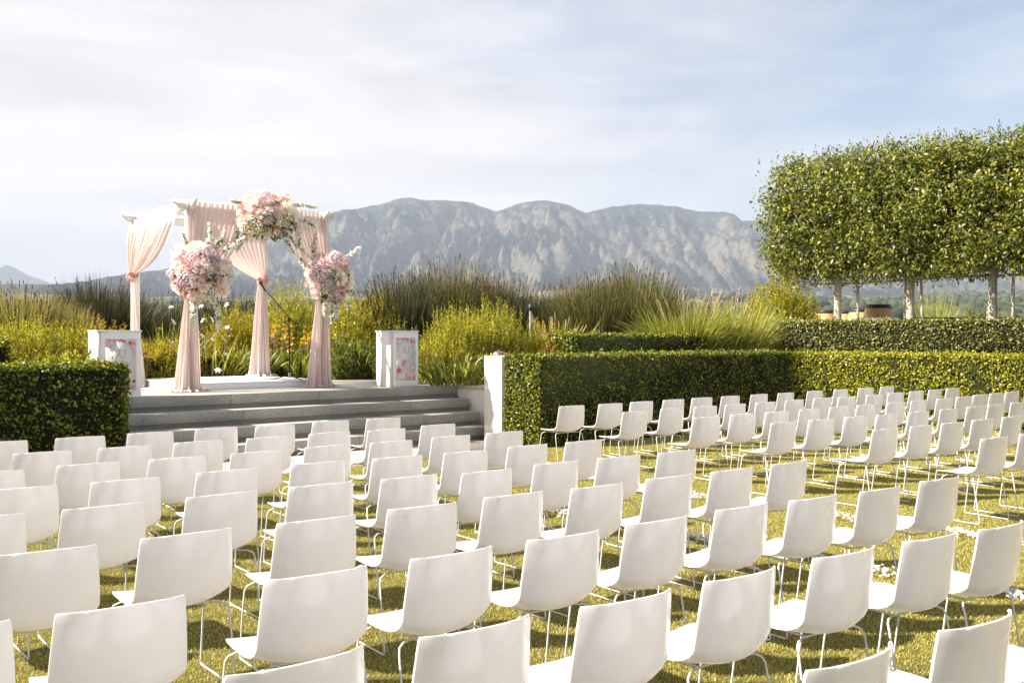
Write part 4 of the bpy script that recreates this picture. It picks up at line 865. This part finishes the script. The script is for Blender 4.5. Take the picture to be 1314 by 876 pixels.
# ------------------------------------------------------------------ lecterns with printed welcome panels
M_prt = stuffmat('printed_board', (.60, .59, .56), (.66, .65, .62), 5, .5)
M_goldp = stuffmat('gold_print', (.50, .34, .12), (.60, .43, .18), 12, .4, metal=.3); M_ringp = stuffmat('grey_print', (.34, .33, .31), (.46, .45, .42), 12, .6)
PINKS = [stuffmat('pale_pink_print', (.66, .38, .38), (.72, .50, .49), 30, .6), stuffmat('rose_print', (.60, .15, .19), (.68, .34, .36), 34, .6), stuffmat('red_print', (.48, .05, .07), (.60, .15, .15), 40, .6), stuffmat('blush_print', (.68, .52, .50), (.70, .60, .57), 26, .6)]
M_strip = stuffmat('cream_edge', (.62, .58, .52), (.72, .68, .62), 6, .5)
def lectern(label, x, y, rz, W_, D_, H_, plabel, with_full):
    root = empty('lectern', (x, y, ZS), rz); tag(root, label, 'lectern', 'white lecterns on the stage')
    MB().box(-W_/2, W_/2, 0, D_, 0, H_).build('cabinet', M_wht, root, bevel=.008)
    MB().box(-W_/2-.012, W_/2+.012, -.012, D_+.012, H_+.001, H_+.02).build('top', M_wht, root, bevel=.004)
    MB().box(-W_/2-.004, -W_/2+.045, -.006, .045, .001, H_-.002).build('edge_trim', M_strip, root)
    pw, pz0, pz1 = W_*.70, .11, H_-.10; px0 = -pw/2+.02; px1 = pw/2+.02
    pn = MB().box(px0, px1, -.008, -.001, pz0, pz1).build('welcome_panel', M_prt, root); tag(pn, plabel)
    rc = ((px0+px1)/2, pz1-(pz1-pz0)*.31); rr_ = pw*.42
    a = np.linspace(0, 2*np.pi, 49); rg = MB()
    rg.tube([(rc[0]+rr_*math.cos(t), -.0095, rc[1]+rr_*math.sin(t)) for t in a[:-1]]+[(rc[0]+rr_, -.0095, rc[1])], .0035, 5, False); rg.build('wreath_ring', M_ringp, pn)
    rng = np.random.default_rng(int(abs(x)*100)); 
    def blossom(cx_, cz, r_, mi):
        V = []; n_ = 26; yy_ = -.0085-.0006*rng.random()
        pts = [(cx_+r_*(1+.22*math.sin(5*t+rng.uniform(0, 1)))*math.cos(t), cz+r_*(1+.22*math.sin(5*t+1))*math.sin(t)) for t in np.linspace(0, 2*np.pi, n_, endpoint=False)]
        pts = [(min(max(p_[0], px0+.002), px1-.002), min(max(p_[1], pz0+.002), pz1-.002)) for p_ in pts]
        V = [(p_[0], yy_, p_[1]) for p_ in pts]+[(min(max(cx_, px0+.002), px1-.002), yy_-.002, cz)]
        return V, [(k_, (k_+1) % n_, n_) for k_ in range(n_)]
    def motif(spots, mi):
        for (fx, fz, fr_) in spots:
            V, F = blossom(px0+fx*pw, pz0+fz*(pz1-pz0), fr_*pw, mi); MB().add(V, F).build('printed_blossom', PINKS[mi], pn)
    motif([(.06, .95, .09), (.10, .86, .08), (.95, .80, .10), (.92, .70, .07), (.75, .10, .13), (.90, .16, .09), (.62, .18, .10)], 0)
    motif([(.30, .97, .07), (.42, .975, .06), (.55, .965, .07), (.12, .97, .05), (.93, .90, .06), (.40, .42, .12), (.35, .36, .08), (.70, .06, .09), (.85, .05, .08)], 1)
    motif([(.50, .98, .045), (.60, .955, .05), (.80, .92, .07), (.16, .24, .11), (.10, .20, .07), (.66, .075, .05)], 2)
    motif([(.35, .10, .13), (.15, .08, .11), (.48, .20, .10), (.20, .78, .06), (.85, .30, .07)], 3)
    # gold script initials inside the wreath
    g_ = MB(); u = rr_
    def st(pts, r_=.0045): g_.tube([(rc[0]+p_[0]*u, -.0105, rc[1]+p_[1]*u) for p_ in pts], r_, 5)
    st([(-.38, -.22), (-.24, .06), (-.12, .40), (-.05, .46)]); st([(-.26, .32), (-.16, .42), (-.04, .44), (.02, .36)], .0035); st([(-.20, .10), (-.10, .12), (-.06, -.02), (-.04, -.20), (.02, -.24)], .0035)
    st([(.36, .38), (.32, .10), (.26, -.16), (.16, -.26), (.08, -.22)]); st([(.24, .36), (.44, .40)], .003)
    st([(.05, -.50), (.35, -.53)], .0025)
    g_.build('gold_initials', M_goldp, pn)
    return root
lectern('white lectern half hidden by the left hedge', -5.40, 2.84, R(-3), .60, .45, .93, 'printed panel with wreath, gold initials and pink flowers', True)
lectern('white lectern with printed panel at the right end of the top step', -.50, 2.90, R(-4), .56, .50, .95, 'printed panel with wreath, gold initials and red and pink flowers', True)

# ------------------------------------------------------------------ microphone stand
M_blk = stuffmat('black_metal', (.012, .012, .013), (.03, .03, .032), 20, .4, metal=.3); M_steel = stuffmat('steel', (.35, .35, .36), (.5, .5, .5), 20, .35, metal=.8)
mx_, my_ = at(371.5, 17.1); zd = ZS+.124
ms = empty('microphone_stand', (mx_, my_, zd)); tag(ms, 'black boom microphone stand on the white dais', 'mic stand')
rgt = np.array([cr, -sr]); fw_ = np.array([sr, cr]); dd_ = 17.1
def ml(px, py, back=0.): # local point of the stand at the stand's own depth
    q_ = upl(px, py, dd_+back); return (q_[0]-mx_, q_[1]-my_, q_[2]-zd)
for an in (200, 320, 80):
    MB().tube([(0, 0, .085), (math.cos(R(an)-YAW)*.16, math.sin(R(an)-YAW)*.16, .045), (math.cos(R(an)-YAW)*.34, math.sin(R(an)-YAW)*.34, .012)], .009, 8).build('leg', M_blk, ms, True)
MB().tube([(0, 0, .04), (0, 0, .12)], .022, 12).build('hub', M_steel, ms, True)
top = ml(370.5, 410); MB().tube([(0, 0, .10), (0, 0, .55), top], [.0125, .0125, .011], 10).build('pole', M_blk, ms, True)
MB().tube([(top[0], top[1], top[2]-.045), (top[0], top[1], top[2]+.035)], .022, 10).build('clutch', M_blk, ms, True)
b0 = ml(386, 425, .12); b1 = ml(338, 369, -.15); MB().tube([b0, b1], .0095, 8).build('boom', M_blk, ms, True)
MB().tube([ml(384, 423, .10), b0], .016, 8).build('counterweight', M_blk, ms, True)
q0 = np.array(ml(339, 371, -.15)); q1 = np.array(ml(333.5, 361, -.18)); mi = empty('microphone', (mx_+q0[0], my_+q0[1], zd+q0[2])); tag(mi, 'black handheld microphone clipped to the end of the boom', 'microphone')
dv = q1-q0; MB().tube([tuple(-dv*.25), tuple(dv*.75)], [.014, .021], 12).build('handle', M_blk, mi, True)
uu = unit(dv); MB().tube([tuple(dv*.72+uu*.045*k) for k in (0, .25, .7, 1.1, 1.35)], [.022, .032, .036, .026, .006], 14).build('grille', M_char, mi, True)

# ------------------------------------------------------------------ petals along the aisle
def petals(label, x, y0, y1, seed, n):
    rng = np.random.default_rng(seed); P = np.stack([x+rng.normal(0, .075, n)+.04*np.sin(np.linspace(0, 9, n)), np.linspace(y0, y1, n)+rng.normal(0, .03, n), .026+rng.random(n)*.03], 1)
    cl = fbm(P[:, 1]*1.4, P[:, 0]*0, 2, seed) > -.25; P = P[cl]; m = len(P)
    g = leaf_geo(rng, P, unit(rand_dirs(rng, m)*.6+np.array([0, 0, 1.])), rng.uniform(.035, .05, m), rng.uniform(.028, .04, m), None, .3)
    o = link('petal_line', geo_mesh('petal_line', [g], M_petw)); tag(o, label, 'petals', kind='stuff')
petals('loose line of white petals along the right edge of the aisle', -1.95, -9.6, -1.0, 5, 1500)
petals('loose line of white petals beside the aisle end chairs of the left block', -3.75, -9.6, -1.0, 6, 1500)

# ------------------------------------------------------------------ chairs
def shell_mat():
    m, t, o = mat_base('white_shell_plastic')
    c_ = N(t, 'ShaderNodeTexCoord'); n = N(t, 'ShaderNodeTexNoise', inp={'Scale': 3.0, 'Detail': 5.0}); t.links.new(c_.outputs['Object'], n.inputs['Vector'])
    oi = N(t, 'ShaderNodeObjectInfo')
    c = ramp(t, n.outputs['Fac'], [(.3, (.785, .775, .775)), (.7, (.80, .79, .79))])
    r_ = N(t, 'ShaderNodeMapRange', inp={'From Min': .3, 'From Max': .7, 'To Min': .22, 'To Max': .30}); n2 = N(t, 'ShaderNodeTexNoise', inp={'Scale': 9.0, 'Detail': 6.0}); t.links.new(c_.outputs['Object'], n2.inputs['Vector']); t.links.new(n2.outputs['Fac'], r_.inputs['Value'])
    p = N(t, 'ShaderNodeBsdfPrincipled', inp={'Specular IOR Level': .5, 'Coat Weight': .8, 'Coat Roughness': .06}); t.links.new(c, p.inputs['Base Color']); t.links.new(r_.outputs[0], p.inputs['Roughness'])
    tr = N(t, 'ShaderNodeBsdfTranslucent', inp={'Color': (.80, .775, .78, 1)}); mx = N(t, 'ShaderNodeMixShader'); mx.inputs[0].default_value = .30
    t.links.new(p.outputs[0], mx.inputs[1]); t.links.new(tr.outputs[0], mx.inputs[2]); t.links.new(mx.outputs[0], o.inputs['Surface']); return m
M_shell = shell_mat()
M_rod = stuffmat('white_rod', (.56, .56, .56), (.66, .66, .655), 10, .3)
def shell_mesh():
    prof = [(.238, .424, .165, 0), (.228, .436, .195, .05), (.205, .445, .212, .1), (.15, .4495, .222, .25), (.08, .447, .226, .35), (.0, .441, .228, .45), (-.08, .4345, .229, .55), (-.14, .433, .230, .62), (-.18, .438, .231, .7), (-.208, .450, .232, .78), (-.228, .470, .233, .85), (-.240, .497, .233, .92), (-.248, .535, .232, 1), (-.255, .585, .230, 1), (-.262, .640, .227, 1), (-.269, .695, .223, 1), (-.275, .745, .219, 1), (-.2785, .775, .216, 1), (-.280, .787, .211, 1), (-.2805, .7915, .200, 1)]
    n = len(prof); m = 21; top = []; pr = np.array(prof)
    tan = np.gradient(pr[:, :2], axis=0); tan /= np.linalg.norm(tan, axis=1)[:, None]; nor = np.stack([tan[:, 1], -tan[:, 0]], 1)   # in (y,z)
    V = []
    for side, off in ((0, .0), (1, .0085)):
        for k in range(n):
            y, z, hw_, b = prof[k]
            for j in range(m):
                u = j/(m-1)*2-1; x = hw_*u
                f_ = u*u; yy_ = y+b*.062*f_*(.75+.25*f_); zz_ = z+.012*f_*(1-b)+.042*f_*math.exp(-((k-9)/3.2)**2) - (.010*f_ if k >= n-1 else 0)
                if k >= 17: zz_ -= .004*abs(u)**6
                V.append((x, yy_+nor[k, 0]*off*(-1), zz_+nor[k, 1]*off*(-1)))
    V = np.array(V)
    Q = []; S_ = n*m
    for k in range(n-1):
        for j in range(m-1):
            a, b, c_, d = k*m+j, k*m+j+1, (k+1)*m+j+1, (k+1)*m+j
            Q.append((a, b, c_, d)); Q.append((S_+d, S_+c_, S_+b, S_+a))
    for k in range(n-1): Q.append((k*m, (k+1)*m, S_+(k+1)*m, S_+k*m)); Q.append((k*m+m-1, S_+k*m+m-1, S_+(k+1)*m+m-1, (k+1)*m+m-1))
    for j in range(m-1): Q.append((j, S_+j, S_+j+1, j+1)); Q.append(((n-1)*m+j, (n-1)*m+j+1, S_+(n-1)*m+j+1, S_+(n-1)*m+j))
    return raw_mesh('shell', V, [np.array(Q)], M_shell, True)
def make_chair():
    t = empty('chair', (0, 0, 0))
    sh = link('shell', shell_mesh(), t)
    e = sh.modifiers.new('edges', 'EDGE_SPLIT'); e.split_angle = R(50)
    r_ = .0052; G = .008
    for sx in (-1, 1):
        MB().tube([(sx*.150, .120, .418), (sx*.195, .135, .414), (sx*.222, .150, .400), (sx*.231, .163, .375), (sx*.234, .185, .25), (sx*.236, .215, .035), (sx*.236, .217, .018)], r_, 8).build('leg', M_rod, t, True)
        MB().tube([(sx*.150, -.120, .414), (sx*.195, -.135, .411), (sx*.222, -.150, .398), (sx*.231, -.163, .372), (sx*.234, -.185, .25), (sx*.236, -.222, .035), (sx*.236, -.224, .018)], r_, 8).build('leg', M_rod, t, True)
        MB().tube([(sx*.236, .217, .018), (sx*.236, .205, G), (sx*.236, 0, G), (sx*.236, -.212, G), (sx*.236, -.224, .018)], r_, 8).build('runner', M_rod, t, True)
    f = MB()
    for sy in (-1, 1): f.tube([(-.150, sy*.120, .417), (0, sy*.120, .414), (.150, sy*.120, .417)], r_, 8)
    for sx in (-1, 1): f.tube([(sx*.12, .125, .414), (sx*.12, -.125, .414)], r_, 8)
    f.build('seat_frame', M_rod, t, True)
    return t
ORD = ['first', 'second', 'third', 'fourth', 'fifth', 'sixth', 'seventh', 'eighth', 'ninth', 'tenth', 'eleventh', 'twelfth', 'thirteenth', 'fourteenth', 'fifteenth', 'sixteenth']
CH=[('L',0,0,-4.062,-1.812),('L',0,1,-4.713,-1.746),('L',0,2,-5.451,-1.869),('L',0,3,-6.031,-1.716),('L',0,4,-6.732,-1.776),('L',0,5,-7.392,-1.796),('L',0,6,-8.059,-1.772),('L',1,0,-4.095,-2.901),('L',1,1,-4.817,-3.003),('L',1,2,-5.42,-2.916),('L',1,3,-6.077,-2.94),('L',1,4,-6.726,-2.875),('L',1,5,-7.381,-2.901),('L',1,6,-8.024,-2.864),('L',2,0,-4.102,-3.987),('L',2,1,-4.751,-3.977),('L',2,2,-5.433,-3.999),('L',2,3,-6.046,-3.947),('L',2,4,-6.714,-3.968),('L',2,5,-7.354,-3.936),('L',2,6,-7.993,-3.871),('L',2,7,-8.65,-3.889),('L',3,0,-4.112,-5.085),('L',3,1,-4.743,-5.041),('L',3,2,-5.426,-5.053),('L',3,3,-6.05,-4.991),('L',3,4,-6.69,-4.904),('L',3,5,-7.386,-4.87),('L',3,6,-8.08,-4.867),('L',3,7,-8.706,-4.809),('L',4,0,-4.109,-6.145),('L',4,1,-4.742,-6.095),('L',4,2,-5.361,-6.045),('L',4,3,-6.041,-6.065),('L',4,4,-6.611,-5.95),('L',4,5,-7.231,-5.876),('L',4,6,-7.869,-5.835),('L',4,7,-8.536,-5.801),('L',4,8,-9.141,-5.744),('L',5,0,-4.067,-7.169),('L',5,1,-4.709,-7.133),('L',5,2,-5.314,-7.076),('L',5,3,-5.967,-7.05),('L',5,4,-6.581,-6.964),('L',5,5,-7.223,-6.942),('L',5,6,-7.86,-6.912),('L',5,7,-8.505,-6.835),('L',5,8,-9.126,-6.799),('L',6,0,-4.067,-8.298),('L',6,1,-4.749,-8.259),('L',6,2,-5.357,-8.181),('L',6,3,-5.917,-8.094),('L',6,4,-6.58,-8.059),('L',6,5,-7.201,-8.028),('L',6,6,-7.822,-7.987),('L',6,7,-8.448,-7.936),('L',6,8,-9.187,-7.903),('L',6,9,-9.741,-7.832),('L',7,2,-5.414,-9.253),('L',7,3,-5.951,-9.162),('L',7,4,-6.553,-9.081),('L',7,5,-7.213,-9.027),('L',7,6,-7.812,-8.98),('L',7,7,-8.427,-8.897),('L',7,8,-9.026,-8.829),('L',7,9,-9.635,-8.761),('L',8,4,-6.526,-9.983),('L',8,5,-7.164,-9.911),('L',8,6,-7.802,-9.838),('L',8,7,-8.44,-9.765),('R',0,0,-0.972,-1.728),('R',0,1,-0.249,-1.764),('R',0,2,0.417,-1.749),('R',0,3,1.131,-1.746),('R',0,4,1.821,-1.734),('R',0,5,2.52,-1.749),('R',0,6,3.265,-1.765),('R',0,7,3.971,-1.799),('R',0,8,4.89,-1.772),('R',0,9,5.691,-1.795),('R',0,10,6.513,-1.812),('R',0,11,7.314,-1.798),('R',1,0,-1.084,-2.974),('R',1,1,-0.299,-2.915),('R',1,2,0.314,-2.979),('R',1,3,0.981,-2.975),('R',1,4,1.667,-2.994),('R',1,5,2.442,-2.964),('R',1,6,3.183,-2.973),('R',1,7,3.778,-3.034),('R',1,8,4.645,-3.021),('R',1,9,5.379,-2.996),('R',1,10,6.163,-2.957),('R',1,11,6.89,-2.93),('R',1,12,7.646,-2.898),('R',2,0,-1.124,-4.115),('R',2,1,-0.423,-4.119),('R',2,2,0.215,-4.166),('R',2,3,0.945,-4.167),('R',2,4,1.645,-4.179),('R',2,5,2.292,-4.2),('R',2,6,3.077,-4.219),('R',2,7,3.689,-4.249),('R',2,8,4.514,-4.238),('R',2,9,5.205,-4.221),('R',2,10,5.893,-4.172),('R',2,11,6.541,-4.156),('R',2,12,7.233,-4.117),('R',3,0,-1.067,-5.118),('R',3,1,-0.413,-5.174),('R',3,2,0.277,-5.207),('R',3,3,0.9,-5.258),('R',3,4,1.571,-5.314),('R',3,5,2.305,-5.346),('R',3,6,3.022,-5.377),('R',3,7,3.635,-5.38),('R',3,8,4.335,-5.388),('R',4,0,-0.99,-6.257),('R',4,1,-0.335,-6.304),('R',4,2,0.282,-6.344),('R',4,3,0.934,-6.38),('R',4,4,1.625,-6.417),('R',5,0,-1.063,-7.361),('R',5,1,-0.363,-7.411)]
chair0 = make_chair(); kids = list(chair0.children); crng = random.Random(4)
for i, (b, row, j, x, y) in enumerate(CH):
    if i == 0: o = chair0; ch = kids
    else:
        o = chair0.copy(); col.objects.link(o)
        for k in kids: c_ = k.copy(); col.objects.link(c_); c_.parent = o
    yaw = R(-4.0 if b == 'L' else -5.0)+R(crng.uniform(-2.6, 2.6))
    # x, y is the middle of the back's top edge; the seat lies in front of it
    o.location = (x-math.sin(yaw)*.235, y+math.cos(yaw)*.235, .012 if y > -.1 else .006); o.rotation_euler = (0, 0, yaw)
    rn = 'front row' if row == 0 else ORD[row]+' row'
    tag(o, 'white shell chair, %s from the aisle in the %s of the %s block' % (ORD[j], rn, 'left' if b == 'L' else 'right'), 'chair', 'white chairs in rows facing the arch')
